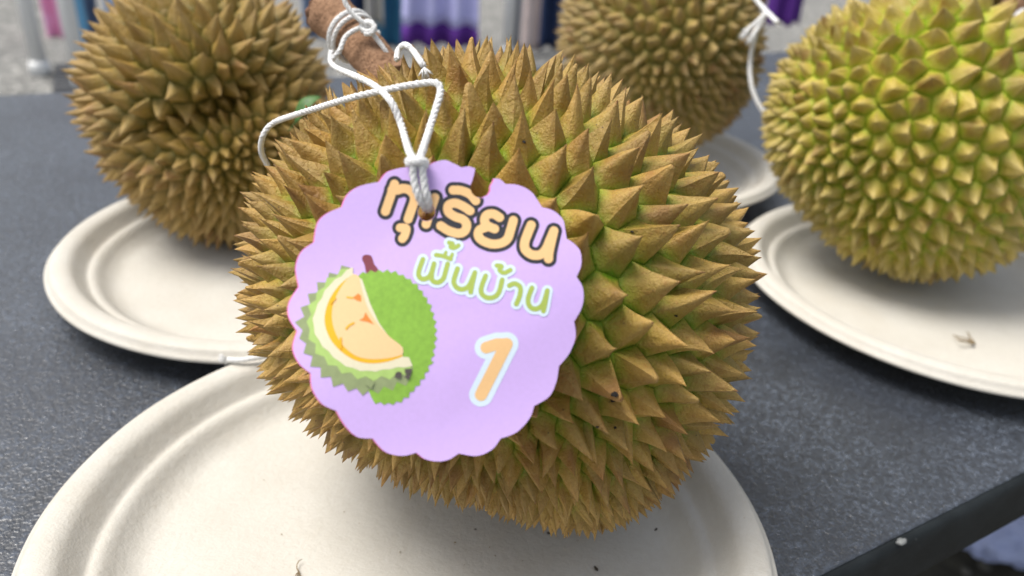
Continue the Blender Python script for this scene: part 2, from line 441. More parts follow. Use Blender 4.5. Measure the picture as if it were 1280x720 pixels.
        loop = np.array(loop); rf = np.array(rf)
        shp = [rnd.random() < 0.5 for _ in range(2*m)]
        rg = np.array([1.0 if (q % 2 == 0 and q//2 in ridge) else 0.0 for q in range(2*m)])
        pw = sharp*rnd.uniform(0.88, 1.15)
        c0 = loop.mean(0)*0.6+c*0.4
        vs, tint, fs = [], [], []
        rv = rnd.random(); tw = rnd.uniform(-0.35, 0.35); cut = rnd.uniform(0.80, 0.93) if rnd.random() < 0.09 else 1.0
        sd_ = rnd.uniform(0, 90); wob = 0.05+0.05*rnd.random()
        for q in range(2*m): vs.append(loop[q]-nrm*0.0028); tint.append((0, 0, rv, 1))
        for ti, t in enumerate(rings):
            t = t*cut
            rad = (1-t)**pw*(1-t*0.05)
            if t > 0.97: rad = 0.022
            ct, st = math.cos(tw*t), math.sin(tw*t)
            bl_ = min(1.0, t*3.0)
            ax = c0 + tdir*L*t + bend*L*(t**2)*0.7
            for q in range(2*m):
                off = loop[q]-c0
                if ti:
                    off = off*ct+np.cross(nrm, off)*st
                    off = off*(1+wob*noise.noise(Vector((sd_+q*0.9, t*4.0, sd_*0.3))))
                vs.append(ax + off*rad*(1-bl_*(1-rf[q]))); tint.append((t, rg[q]*min(1, t*4), rv, 1))
        nl = 2*m; nrg = len(rings)
        te = 1.012*cut if cut > 0.99 else cut*1.02
        vs.append(c0+tdir*L*te+bend*L*0.7*te*te); tint.append((1, 0, rv, 1))
        sharp_e = set()
        for ri in range(nrg):
            for q in range(nl):
                q2 = (q+1) % nl; a = ri*nl
                fs.append((a+q, a+q2, a+nl+q2, a+nl+q))
                if rg[q] > 0 and ri >= 1 and shp[q]: sharp_e.add((a+q, a+nl+q))
        tp = len(vs)-1; a = nrg*nl
        for q in range(nl): fs.append((a+q, a+(q+1) % nl, tp))
        tipw = vs[-1]; tips.append(tipw)
        px, py, dp = proj(Vector(tipw)); bx, by, bd = proj(Vector(c))
        tocam = np.array(CAM)-c; tocam /= np.linalg.norm(tocam)
        facing = float(nrm @ tocam)
        inf = (-20 < bx < 1300 and -20 < by < 740) or (0 < px < 1280 and 0 < py < 720)
        score = (rw*2/bd*F)*(rw/bd*F*max(facing, 0.12)+0.4*L/bd*F) if inf and facing > -0.22 else -1
        recs.append((score, vs, fs, tint, sharp_e))
    recs.sort(key=lambda r: -r[0])
    bo = np.array(base)
    def build(nm, rs):
        V, Fc, T, SH = [], [], [], set(); 
        for _, vs, fs, tint, se in rs:
            a = len(V); V.extend([v-bo for v in vs]); T.extend(tint)
            Fc.extend([tuple(x+a for x in f) for f in fs]); SH |= {(x+a, y+a) for x, y in se}
        me = bpy.data.meshes.new(nm); me.from_pydata([tuple(v) for v in V], [], Fc); me.shade_smooth()
        at = me.attributes.new('tint', 'FLOAT_COLOR', 'POINT'); at.data.foreach_set('color', np.array(T, dtype=np.float32).ravel())
        ev = np.zeros(len(me.edges)*2, dtype=np.int64); me.edges.foreach_get('vertices', ev); ev = ev.reshape(-1, 2)
        sa = me.attributes.new('sharp_edge', 'BOOLEAN', 'EDGE')
        fl = np.fromiter((((a, b) in SH) or ((b, a) in SH) for a, b in ev.tolist()), dtype=bool, count=len(ev))
        sa.data.foreach_set('value', fl)
        return me
    nvis = sum(1 for r in recs if r[0] > 0)
    single = [r for r in recs[:nmax] if r[0] > 0]; rest = recs[len(single):]
    for r in single: obj('spine', build('spine', [r]), mat, root)
    if rest: tag(obj('spines', build('spines', rest), mat, root), kind='stuff')
    tips = np.array(tips)
    print('DURIAN', name_label[:30], 'cells', len(cells), 'visible', nvis, 'centre', [round(x, 3) for x in C], 'lowest tip', round(tips[:, 2].min(), 4), 'rz', round(rz, 4))
    return root, C, tips, B, MAT

RG = [0.0, 0.05, 0.14, 0.28, 0.44, 0.6, 0.76, 0.9, 0.985]
RG2 = [0.0, 0.08, 0.25, 0.45, 0.68, 0.88, 0.98]

sil1 = [(0, 345), (15, 333), (30, 316), (45, 297), (60, 288), (75, 298), (90, 304), (105, 308), (115, 304), (125, 313), (140, 326), (150, 334), (165, 338), (180, 334), (195, 331),
        (210, 318), (225, 299), (240, 286), (255, 283), (268, 296), (278, 316), (286, 334), (292, 360), (296, 362), (302, 350), (315, 354), (330, 350), (345, 348)]
ctrl1 = [((1, 0, 0.3), 8.4, 10.5), ((0.85, 0.2, 0.6), 10.5, 12, 0.25), ((0.6, 0.2, 0.8), 11.8, 14.5, 0.3), ((0.5, -0.15, 0.85), 11.3, 13.5, 0.3), ((0.6, -0.5, 0.6), 10, 15, 0.25), ((0, 0, 1), 13, 12), ((-1, 0.1, 0.3), 6.6, 10.5), ((-0.7, -0.5, 0.5), 6.8, 11), ((-0.85, 0.35, 0.4), 7.6, 13, 0.3),
         ((0.05, 1, 0.2), 7.2, 12), ((0.15, 0.7, 0.7), 8.8, 14, 0.35), ((0.65, 0.75, 0.2), 8.4, 11.5), ((-0.55, 0.85, -0.1), 4.4, 9, 0.24), ((0.38, -0.92, 0.10), 3.2, 5.5, 0.20), ((0, -0.9, 0.4), 4.2, 9, 0.3), ((0, -0.7, 0.7), 5.2, 11, 0.25), ((-0.3, -0.85, 0.4), 5, 10, 0.25),
         ((0.33, -0.84, 0.42), 3.8, 9, 0.22), ((0.3, -0.72, 0.62), 4.9, 10.5, 0.22), ((0.6, -0.72, 0.35), 5.6, 11, 0.25), ((0.9, -0.45, 0.1), 7.6, 11, 0.3), ((-0.45, 0.65, 0.6), 7.5, 14, 0.3), ((0, 0, -1), 11, 13)]
def bias1(u, c, M_):
    # low spines droop towards the blossom end, the others lean away from the flat side that faces the front
    low = max(0.0, -u[1]-0.35)
    v = 0.26*(u-np.array([-0.12, -0.30, 0.95]))+np.array([0.30*low*(0.35-u[0]), 0.02-0.45*low, -0.2*low])+np.array([0.07, 0.13, 0.0])*max(0.0, min(1.0, u[1]+0.6))
    return v @ M_
def bias2(u, c, M_):
    return 0.75*(u-np.array([0.50, -0.38, 0.78])) @ M_
D1, C1, T1, B1, MT = durian('olive-gold spiny durian on the foreground plate, wearing the lilac scalloped tag', 622, 352, sil1, 1.0, ctrl1, M['rind_gold'], 3, RG, depth=0.278, bias=bias1, sharp=1.0)

sil2 = [(0, 168), (30, 170), (60, 180), (90, 185), (120, 180), (150, 168), (180, 168), (200, 166), (215, 158), (230, 165), (250, 180), (270, 190), (290, 196), (315, 190), (340, 175)]
ctrl2 = [((0, 0.2, 1), 11.5, 17), ((-1, 0, 0.3), 10.5, 17), ((0, 1, 0.2), 10.5, 17), ((-0.6, -0.6, 0.6), 9.5, 15), ((0.5, -0.35, 0.6), 6, 10, 0.3), ((0.1, -1, 0.2), 7, 14), ((1, 0, 0), 9, 14), ((0, 0, -1), 11, 13)]
D2, C2, T2, _, _ = durian('brown long-spined durian on the left plate behind the tagged one', 262, 133, sil2, 0.95, ctrl2, M['rind_brown'], 11, RG2, bias=bias2, lob=0.06, crease=[(np.cross((-0.15, -0.42, 0.89), (0.8, 0.1, 0.6)), (0.45, -0.2, 0.85), 0.26, 0.16, 0.55)], sharp=1.1, depth=0.485)

sil3 = [(0, 200), (18, 180), (30, 160), (40, 146), (50, 138), (60, 138), (75, 148), (90, 160), (110, 185), (130, 200), (150, 212), (170, 220), (185, 221), (200, 214), (215, 212), (230, 212), (250, 214), (270, 214), (300, 218), (330, 214)]
ctrl3 = [((0, 0, 1), 13.5, 14), ((-1, 0, 0.3), 9, 12), ((-0.5, -0.3, 0.8), 11.5, 13), ((0, 1, 0.2), 13, 15), ((0.7, 0.7, 0.3), 14, 18), ((0.2, -0.5, 0.8), 14, 12), ((0, -1, 0.2), 9, 11), ((1, 0, 0), 12, 13), ((0, 0, -1), 12, 10)]
D3, C3, T3, _, _ = durian('yellow-green blunt-spined durian on the right plate', 1162, 150, sil3, 0.95, ctrl3, M['rind_green'], 21, RG2, lob=0.05, depth=0.49, sharp=0.95)

sil4 = [(0, 138), (45, 140), (90, 150), (135, 150), (180, 140), (210, 138), (230, 142), (250, 150), (270, 156), (300, 160), (330, 150)]
ctrl4 = [((0, 0, 1), 11.5, 15), ((-1, 0, 0.2), 11, 15), ((0, 1, 0), 11, 14), ((0, -1, 0.3), 7, 10), ((1, 0, 0), 9, 11), ((0, 0, -1), 10, 11)]
D4, C4, T4, _, _ = durian('olive-brown durian on the back plate, between the tagged and the yellow-green ones', 825, 42, sil4, 0.95, ctrl4, M['rind_olive'], 31, RG2, lob=0.06, bias=lambda u, c, M_: 0.5*(u-np.array([0.3, -0.5, 0.8])) @ M_, depth=0.66)

# ------------------------------------------------------------------ stems
def stem(root, pts, rads, mat, name='stem', seed=0):
    pts = catmull([np.array(p) for p in pts], 8); rads = list(np.interp(np.linspace(0, 1, len(pts)), np.linspace(0, 1, len(rads)), rads))
    v, f = tube_mesh('stem', pts, rads, 28)
    v2 = []
    for p in v[:]:
        q = p*220; n_ = noise.noise(q+Vector((seed, 0, 0)))
        v2.append(p)
    c = [Vector(p) for p in pts]
    out = []
    for i, p in enumerate(v2):
        cc = c[i//28]; dv = p-cc
        k = 1+0.07*noise.noise(p*130+Vector((seed, 3, 1)))+0.05*noise.noise(p*420)
        out.append(cc+dv*k-root.location)
    obj(name, mesh(name, out, f), mat, root)
stem(D1, [P(490, 104, 0.308), P(478, 88, 0.310), P(456, 61, 0.315), P(431, 34, 0.322), P(414, 20, 0.326), P(408, 15, 0.328)],
     [0.0095, 0.0086, 0.0084, 0.0090, 0.0100, 0.0088], M['stem'], seed=2)
def scar(root, p, r, d, seed):
    bm = bmesh.new(); bmesh.ops.create_icosphere(bm, subdivisions=4, radius=1); q = Vector(d).normalized().to_track_quat('Z', 'Y')
    for v in bm.verts:
        k = 1+0.16*noise.noise(v.co*2.5+Vector((seed, 0, 0)))+0.09*noise.noise(v.co*7)
        w_ = Vector((v.co.x*r*k, v.co.y*r*k, v.co.z*r*0.42*k)); w_.rotate(q); v.co = w_+p-root.location
    me = bpy.data.meshes.new('stem_scar'); bm.to_mesh(me); bm.free(); me.shade_smooth(); obj('stem_scar', me, M['scar'], root)
M['scar'] = stem_mat('stem_scar', (0.24, 0.13, 0.085), (0.16, 0.085, 0.055), (0.06, 0.03, 0.02))
scar(D1, P(409, 17, 0.328), 0.0098, P(399, 14, 0.330)-P(428, 32, 0.322), 3)
stem(D4, [P(905, 30, 0.62), P(925, 12, 0.615), P(945, -8, 0.61), P(960, -25, 0.61)], [0.011, 0.009, 0.009, 0.010], M['stem'], seed=5)

# ------------------------------------------------------------------ lilac tag
M['paper'] = plain('lilac_paper', (0.63, 0.445, 0.85), 0.36, 0.05, 900, 0.12, 0.0002, 0.5)
M['pink'] = plain('pink_paper_edge', (0.85, 0.22, 0.45), 0.5)
def ink(name, c, var=0.04): return plain(name, c, 0.4, var, 1200, 0.08, 0.0001, 0.45)
M['ink_black'] = ink('ink_black', (0.035, 0.036, 0.045), 0.25)
M['ink_orange'] = ink('ink_orange', (0.86, 0.54, 0.25))
M['ink_green'] = ink('ink_green', (0.40, 0.50, 0.10))
M['ink_white'] = ink('ink_white', (0.68, 0.80, 0.92))
M['d_green'] = plain('drawn_green', (0.27, 0.50, 0.06), 0.4, 0.22, 700, 0.08, 0.0001)
M['d_olive'] = plain('drawn_olive', (0.30, 0.36, 0.17), 0.4, 0.15, 500, 0.08, 0.0001)
M['d_light'] = plain('drawn_light_green', (0.42, 0.60, 0.17), 0.4, 0.12, 500, 0.08, 0.0001)
M['d_cream'] = ink('drawn_cream', (0.76, 0.70, 0.50))
M['d_yellow'] = ink('drawn_yellow', (0.84, 0.45, 0.015))
M['d_flesh'] = ink('drawn_flesh', (0.82, 0.58, 0.30))
M['d_spot'] = ink('drawn_orange_spot', (0.82, 0.24, 0.04))
M['d_maroon'] = ink('drawn_maroon', (0.22, 0.05, 0.07))
M['d_dark'] = ink('drawn_dark', (0.10, 0.085, 0.075), 0.2)

TC = (545, 389)
out_seg = [
 [(474,227),(483,216),(496,211),(508,209),(522,208),(534,208)], [(534,208),(543,203),(556,200),(567,204),(577,209)],
 [(577,209),(586,207.5),(594,210)], None,
 [(618,222),(625,223),(632,229)], [(632,229),(645,229.5),(658,234),(667,241),(673,250),(678,258)], [(678,258),(692,262),(704,273),(707,286),(709,298)],
 [(709,298),(718,304),(726,314),(727,331),(721,346)], [(721,346),(728,357),(730,371),(727,386),(718,402)], [(718,402),(720,421),(712,442),(699,458)],
 [(699,458),(696,477),(687,496),(668,508)], [(668,508),(662,524),(646,541),(626,549)], [(626,549),(615,563),(596,571),(573,568)],
 [(573,568),(560,576),(546,578),(531,575),(520,567)], [(520,567),(502,571),(481,566),(465,549)], [(465,549),(446,547),(431,533),(420,514)],
 [(420,514),(402,505),(390,486),(388,467)], [(388,467),(373,454),(365,435),(370,414)], [(370,414),(359,396),(359,378),(371,358)],
 [(371,358),(367,334),(374,314),(390,302)], [(390,302),(395,278),(407,266),(426,258)], [(426,258),(434,242),(450,232),(474,227)]]
notch = [(594,210),(592,219),(590,226),(587,233),(588,239),(593,245),(602,247),(610,243),(613,238),(613,232),(616,227),(618,222)]
outline = []
for sgm in out_seg:
    if sgm is None: outline += notch[1:-1]+[notch[-1]] if False else notch[:-1]; continue
    outline += [tuple(p) for p in catmull(sgm, 6)][:-1]
# remove repeated notch start
ol = []
for p in outline:
    if not ol or math.hypot(p[0]-ol[-1][0], p[1]-ol[-1][1]) > 0.3: ol.append(p)
outline = ol
HOLE, HR = (533, 265), 11.0
tagdepth = 0.19
def tagplane():
    radial = (P(TC[0], TC[1], 0.185)-C1).normalized(); tocam = -ray(*TC).normalized()
    nrm = (radial*0.30+tocam*0.70+Vector((0, 0, 0.05))).normalized()
    c0 = P(TC[0], TC[1], 0.18); tp = [Vector(t) for t in T1]; best = []
    from math import hypot
    for t in tp:
        x, y, d = proj(t)
        if hypot(x-TC[0], y-TC[1]) < 186 and hypot(x-600, y-228) > 20:
            u_ = (x-TC[0])/F*0.18; v_ = (TC[1]-y)/F*0.18; best.append((t-c0).dot(nrm)+1.3*(u_-0.004)**2+0.36*v_*v_)
    best.sort(); off = best[-1]+0.0009
    return c0+nrm*off, nrm
TO, TN = tagplane()
TO = CAM + ray(*TC)*((TO-CAM).dot(TN)/ray(*TC).dot(TN))
TU = (RT - TN*RT.dot(TN)).normalized(); TV = TN.cross(TU)
print('TAG depth', proj(TO), 'normal', TN)
def t2(p):
    r = ray(p[0], p[1]); k = (TO-CAM).dot(TN)/r.dot(TN); q = CAM+r*k-TO
    return (q.dot(TU), q.dot(TV))
def t3(u, v, h=0.0):
    z = -1.0*(u-0.004)**2 - 0.36*v*v + 0.0004*math.sin(u*90+v*60) + 0.0006*math.sin(u*45-v*120+1)*min(1, (abs(u)+abs(v))/0.03)
    return TU*u+TV*v+TN*(z+h)
tagroot = empty('price_tag', TO)
tag(tagroot, 'lilac scalloped paper tag with Thai lettering, a durian drawing and the number 1', 'tag')

def inside(p, poly):
    c = False; n = len(poly)
    for i in range(n):
        a, b = poly[i], poly[i-1]
        if (a[1] > p[1]) != (b[1] > p[1]) and p[0] < (b[0]-a[0])*(p[1]-a[1])/(b[1]-a[1])+a[0]: c = not c
    return c
def fill(polys, holes=(), step=7):
    """flat region in photo pixels -> (verts uv, tris)"""
    vs, es = [], []
    for pl in list(polys)+list(holes):
        a = len(vs); vs += [Vector(p) for p in pl]; n = len(pl)
        es += [(a+i, a+(i+1) % n) for i in range(n)]
    allp = [p for pl in polys for p in pl]
    x0, x1 = min(p[0] for p in allp), max(p[0] for p in allp); y0, y1 = min(p[1] for p in allp), max(p[1] for p in allp)
    y = y0+step*0.5
    row = 0
    while y < y1:
        x = x0+step*(0.5 if row % 2 else 0.9)
        while x < x1:
            if any(inside((x, y), pl) for pl in polys) and not any(inside((x, y), h) for h in holes): vs.append(Vector((x, y)))
            x += step
        y += step; row += 1
    r = delaunay_2d_cdt(vs, es, [], 0, 1e-4)
    ov, of = r[0], r[2]; tri = []
    for f in of:
        c = sum((ov[i] for i in f), Vector((0, 0)))/len(f)
        if any(inside(c, pl) for pl in polys) and not any(inside(c, h) for h in holes): tri.append(tuple(f))
    return [tuple(v) for v in ov], tri
def layer(name, pv, tris, h, mat, parent):
    vs = [t3(*t2(p), h) for p in pv]; out = []
    for f in tris:
        a, b, c = vs[f[0]], vs[f[1]], vs[f[2]]
        out.append(f if (b-a).cross(c-a).dot(TN) > 0 else tuple(reversed(f)))
    me = mesh(name, vs, out, True); return obj(name, me, mat, parent)
holepoly = [(HOLE[0]+HR*math.cos(t*math.pi/12), HOLE[1]+HR*math.sin(t*math.pi/12)) for t in range(24)]
pv, tr = fill([outline], [holepoly])
# card with thickness
def card(pv, tris, h0, h1, mat, name):
    top = [t3(*t2(p), h1) for p in pv]; bot = [t3(*t2(p), h0) for p in pv]; n = len(pv); fs = []
    cnt = {}
    for f in tris:
        f = f if (top[f[1]]-top[f[0]]).cross(top[f[2]]-top[f[0]]).dot(TN) > 0 else tuple(reversed(f))
        fs.append(f); fs.append(tuple(x+n for x in reversed(f)))
        for i in range(len(f)):
            e = (f[i], f[(i+1) % len(f)]); cnt[e] = 1
    for a, b in cnt:
        if (b, a) not in cnt: fs.append((b, a, a+n, b+n))
    return obj(name, mesh(name, top+bot, fs, False), mat, tagroot)
card(pv, tr, -0.00018, 0.0, M['paper'], 'card')
back = [(TC[0]+(p[0]-TC[0])*1.0-1.7, TC[1]+(p[1]-TC[1])*1.0+0.1) for p in outline]
pvb, trb = fill([back], [[(x-0.3, y) for x, y in holepoly]])
card(pvb, trb, -0.00034, -0.00020, M['pink'], 'backing')

# rounded strokes by signed distance + marching squares
def strokes_mesh(name, strokes, grow, h, mat, parent, step=0.55):
    segs = []
    for wdt, pts in strokes:
        c = catmull(pts, 6) if len(pts) > 2 else [np.array(p, float) for p in pts]
        for a, b in zip(c[:-1], c[1:]): segs.append((a, b, wdt/2+grow))
    allp = np.array([s[0] for s in segs]+[s[1] for s in segs]); R = max(s[2] for s in segs)+2
    x0, y0 = allp.min(0)-R; x1, y1 = allp.max(0)+R
    xs = np.arange(x0, x1, step); ys = np.arange(y0, y1, step); X, Y = np.meshgrid(xs, ys)
    S = np.full(X.shape, 1e9)
    for a, b, r in segs:
        i0, i1 = np.searchsorted(xs, [min(a[0], b[0])-r-2, max(a[0], b[0])+r+2]); j0, j1 = np.searchsorted(ys, [min(a[1], b[1])-r-2, max(a[1], b[1])+r+2])
        x, y = X[j0:j1, i0:i1], Y[j0:j1, i0:i1]; d = b-a; L = max(d @ d, 1e-9)
        t = np.clip(((x-a[0])*d[0]+(y-a[1])*d[1])/L, 0, 1)
        q = np.hypot(x-a[0]-t*d[0], y-a[1]-t*d[1])-r
        S[j0:j1, i0:i1] = np.minimum(S[j0:j1, i0:i1], q)
    for cx, cy, r in ((HOLE[0], HOLE[1], HR+0.3), (601.5, 233.5, 13.6)):
        S = np.maximum(S, -(np.hypot(X-cx, Y-cy)-r))
    V, Fs, key = [], [], {}
    def vid(k, p):
        if k not in key: key[k] = len(V); V.append(p)
        return key[k]
    H, W = S.shape
    mn = np.minimum.reduce([S[:-1, :-1], S[1:, :-1], S[:-1, 1:], S[1:, 1:]])
    for j, i in zip(*np.nonzero(mn < 0)):
        cs = [(j, i), (j, i+1), (j+1, i+1), (j+1, i)]; poly = []
        for k in range(4):
            a, b = cs[k], cs[(k+1) % 4]; sa, sb = S[a], S[b]
            if sa < 0: poly.append(vid(a, (xs[a[1]], ys[a[0]])))
            if (sa < 0) != (sb < 0):
                t = sa/(sa-sb); kk = (a, b) if a < b else (b, a)
                poly.append(vid(kk, (xs[a[1]]+t*(xs[b[1]]-xs[a[1]]), ys[a[0]]+t*(ys[b[0]]-ys[a[0]]))))
        if len(poly) >= 3: Fs.append(tuple(poly))
    return layer(name, V, Fs, h, mat, parent)

def z(ox, oy, k, pts): return [(ox+x/k, oy+y/k) for x, y in pts]
a1 = lambda *p: z(460, 190, 5.536, p)
a2 = lambda *p: z(580, 210, 5.536, p)
a3 = lambda *p: z(500, 280, 6.0, p)
w1 = 11.2
word1 = [(w1, a1((183, 222), (150, 318), (118, 408))), (w1, a1((165, 262), (205, 262), (240, 252), (285, 262), (318, 300), (318, 345), (298, 400), (276, 462))),
         (w1*0.95, a1((220, 522), (262, 528), (252, 575), (236, 598))),
         (w1, a1((462, 315), (430, 410), (402, 498))),
         (w1*0.98, a1((588, 262), (645, 265), (705, 290), (745, 335))),
         (w1, a1((706, 405), (655, 372), (600, 352), (556, 368), (556, 412), (600, 445), (655, 465), (682, 500), (670, 545), (625, 563), (560, 545), (503, 510))),
         (w1, a2((246, 340), (205, 316), (160, 322), (142, 355), (158, 395), (212, 420))), (w1, a2((150, 410), (108, 428), (98, 465), (125, 500), (190, 525), (255, 520), (300, 490), (322, 430), (342, 360))),
         (w1*1.02, a2((466, 392), (440, 455), (420, 515), (425, 565), (470, 600), (525, 600), (565, 565), (595, 500), (624, 432))), (w1, a2((624, 432), (600, 530), (588, 590), (585, 628)))]
wm = empty('main_lettering', (0, 0, 0)); wm.parent = tagroot
strokes_mesh('letter_outline', word1, 4.7, 0.00005, M['ink_black'], wm)
strokes_mesh('letter_fill', word1, 0, 0.00010, M['ink_orange'], wm)
w3 = 6.2
word2 = [(w3, a3((172, 265), (145, 340), (140, 385), (165, 412), (205, 405), (232, 375), (256, 298))), (w3, a3((256, 298), (238, 375), (245, 425), (288, 438), (325, 410), (340, 365), (358, 300))),
         (w3*0.9, a3((270, 232), (325, 242), (380, 264))), (w3*0.7, a3((345, 212), (335, 238))), (w3*0.75, a3((392, 228), (380, 262))),
         (w3*0.9, a3((368, 140), (395, 148), (380, 172), (405, 180), (438, 162))),
         (w3, a3((432, 335), (405, 420), (415, 465), (455, 490), (500, 480), (528, 445), (562, 365))), (w3, a3((562, 365), (540, 460), (530, 512))),
         (w3, a3((642, 390), (612, 470), (612, 520), (650, 552), (705, 548), (742, 510), (766, 420))),
         (w3*0.9, a3((725, 312), (762, 318), (745, 345), (780, 368), (828, 345))),
         (w3, a3((820, 462), (860, 448), (900, 475), (898, 535), (872, 600))),
         (w3, a3((988, 480), (960, 560), (970, 615), (1010, 638), (1055, 620), (1080, 580), (1104, 500))), (w3, a3((1104, 500), (1086, 600), (1075, 652)))]
w2 = empty('green_lettering'); w2.parent = tagroot
strokes_mesh('letter_outline', word2, 3.9, 0.00012, M['ink_white'], w2)
strokes_mesh('letter_fill', word2, 0, 0.00017, M['ink_green'], w2)
num = [(15.2, z(340, 380, 3.2, [(856, 172), (938, 158), (892, 262), (836, 364)]))]
num = [(14.6, z(340, 380, 3.2, [(857, 174), (900, 160)])), (14.6, z(340, 380, 3.2, [(900, 160), (938, 160)])), (15.6, z(340, 380, 3.2, [(938, 160), (836, 364)]))]
w4 = empty('numeral'); w4.parent = tagroot
strokes_mesh('numeral_outline', num, 7.2, 0.00005, M['ink_white'], w4)
strokes_mesh('numeral_fill', num, 0, 0.00010, M['ink_orange'], w4)

# durian drawing
dz = lambda pts: z(360, 300, 3.275, pts)
def zig(pts, amp, n, seed=0):
    """zig-zag edge along a smooth curve"""
    c = catmull(pts, 10); r = random.Random(seed); L = [0]
    for a, b in zip(c[:-1], c[1:]): L.append(L[-1]+float(np.hypot(*(b-a))))
    out = []
    for k in range(2*n+1):
        s = L[-1]*k/(2*n); i = min(max(np.searchsorted(L, s)-1, 0), len(c)-2); f = (s-L[i])/max(L[i+1]-L[i], 1e-6)
        p = c[i]*(1-f)+c[i+1]*f; t = c[i+1]-c[i]; t = t/np.hypot(*t); nn = np.array([t[1], -t[0]])
        out.append(tuple(p+nn*(amp*(0.8+0.4*r.random()) if k % 2 else 0)))
    return out
dr = empty('durian_drawing'); dr.parent = tagroot
hgt = [0.00003]
def dpoly(name, pts, mat, step=6):
    hgt[0] += 0.00003
    v, t = fill([dz(pts)], step=step); layer(name, v, t, hgt[0], mat, dr)
def blob(cx, cy, rx, ry, rot, n=20):
    return [(cx+rx*math.cos(a)*math.cos(rot)-ry*math.sin(a)*math.sin(rot), cy+rx*math.cos(a)*math.sin(rot)+ry*math.sin(a)*math.cos(rot)) for a in [2*math.pi*k/n for k in range(n)]]
sm = catmull([(318, 58), (338, 64), (346, 85), (352, 100), (366, 118), (362, 135), (340, 142), (318, 135), (313, 115), (308, 95), (300, 80), (302, 64)], 4, True)
dpoly('drawn_stem', [tuple(p) for p in sm], M['d_maroon'])
gz = zig([(288, 142), (360, 132), (430, 136), (500, 170), (560, 240), (594, 330), (598, 420), (572, 520), (520, 600), (460, 655), (400, 668), (345, 655)], 12, 27, 3)
dpoly('drawn_fruit', gz+[(320, 600), (300, 400), (270, 200)], M['d_green'])
hz = zig([(252, 112), (190, 148), (140, 185), (108, 225), (80, 268), (62, 310), (52, 350), (62, 395), (78, 440), (108, 490), (150, 540), (200, 575), (255, 600), (320, 612), (390, 600), (450, 580), (500, 562)], -27, 16, 5)
dpoly('drawn_husk', hz+[(512, 525), (480, 480), (300, 480), (160, 330), (240, 130)], M['d_olive'])
lz = zig([(245, 115), (190, 152), (145, 190), (118, 230), (95, 270), (88, 320), (88, 380), (120, 440), (160, 490), (220, 525), (280, 550), (340, 560), (400, 555), (455, 545), (505, 525)], -19, 13, 8)
dpoly('drawn_husk_inside', lz+[(480, 480), (300, 480), (160, 330), (240, 130)], M['d_light'])
cz = zig([(262, 108), (210, 150), (160, 190), (132, 240), (108, 290), (102, 350), (125, 410), (165, 455), (215, 500), (270, 525), (330, 535), (390, 530), (450, 520), (510, 515)], -5, 13, 2)
dpoly('drawn_pith', cz+[(495, 480), (470, 478), (470, 440), (420, 405), (372, 340), (335, 260), (300, 160), (262, 135)], M['d_cream'])
dpoly('drawn_yellow_rim', [tuple(p) for p in catmull([(262, 140), (200, 190), (160, 255), (146, 330), (168, 400), (215, 455), (275, 492), (340, 505), (410, 497), (472, 472), (400, 470), (300, 440), (210, 330), (230, 200)], 4, True)], M['d_yellow'])
dpoly('drawn_flesh', [tuple(p) for p in catmull([(258, 142), (285, 145), (297, 190), (322, 270), (365, 340), (415, 395), (460, 430), (472, 455), (460, 472), (400, 485), (330, 487), (270, 470), (215, 420), (182, 350), (178, 280), (200, 215), (232, 165)], 4, True)], M['d_flesh'])
for pts in ([(262, 236), (285, 218), (297, 228), (298, 252), (280, 248)], [(290, 328), (308, 318), (316, 295), (330, 318), (352, 346), (325, 335)]): dpoly('drawn_spot', pts, M['d_spot'], 3)
for pts in ([(236, 230), (265, 234), (263, 240), (236, 236)], [(232, 362), (248, 345), (270, 335), (272, 341), (252, 352), (237, 368)], [(210, 400), (219, 398), (221, 440), (212, 450)], [(164, 242), (192, 234), (194, 240), (172, 262)]): dpoly('drawn_line', pts, M['d_yellow'], 3)
for pts in ([(440, 545), (452, 538), (466, 543), (460, 568), (437, 562)], [(478, 528), (508, 526), (505, 546), (480, 548)], [(484, 550), (504, 550), (496, 570), (477, 563)], ): dpoly('drawn_dark_patch', pts, M['d_dark'], 3)
dpoly('drawn_grey_patch', [(318, 560), (345, 580), (358, 572), (342, 608), (314, 588)], M['d_olive'], 3)
# thin sliver facets printed on the fruit
rr = random.Random(4)
v_, t_ = [], []
for k in range(150):
    x, y = rr.uniform(310, 590), rr.uniform(145, 650)
    if not inside((x, y), gz) or inside((x, y), hz+[(512, 525), (480, 480)]) or x < 300+(y-140)*0.62: continue
    a = rr.uniform(0, 6.28); s = rr.uniform(6, 11); b = len(v_)
    pts = [(x+s*math.cos(a), y+s*math.sin(a)), (x+s*0.9*math.cos(a+2.3), y+s*0.9*math.sin(a+2.3)), (x+s*0.4*math.cos(a+3.6), y+s*0.4*math.sin(a+3.6))]
    v_ += dz(pts); t_.append((b, b+1, b+2))
o = layer('drawn_facets', v_, t_, 0.000075, ink('drawn_facet_green', (0.21, 0.42, 0.06)), dr)

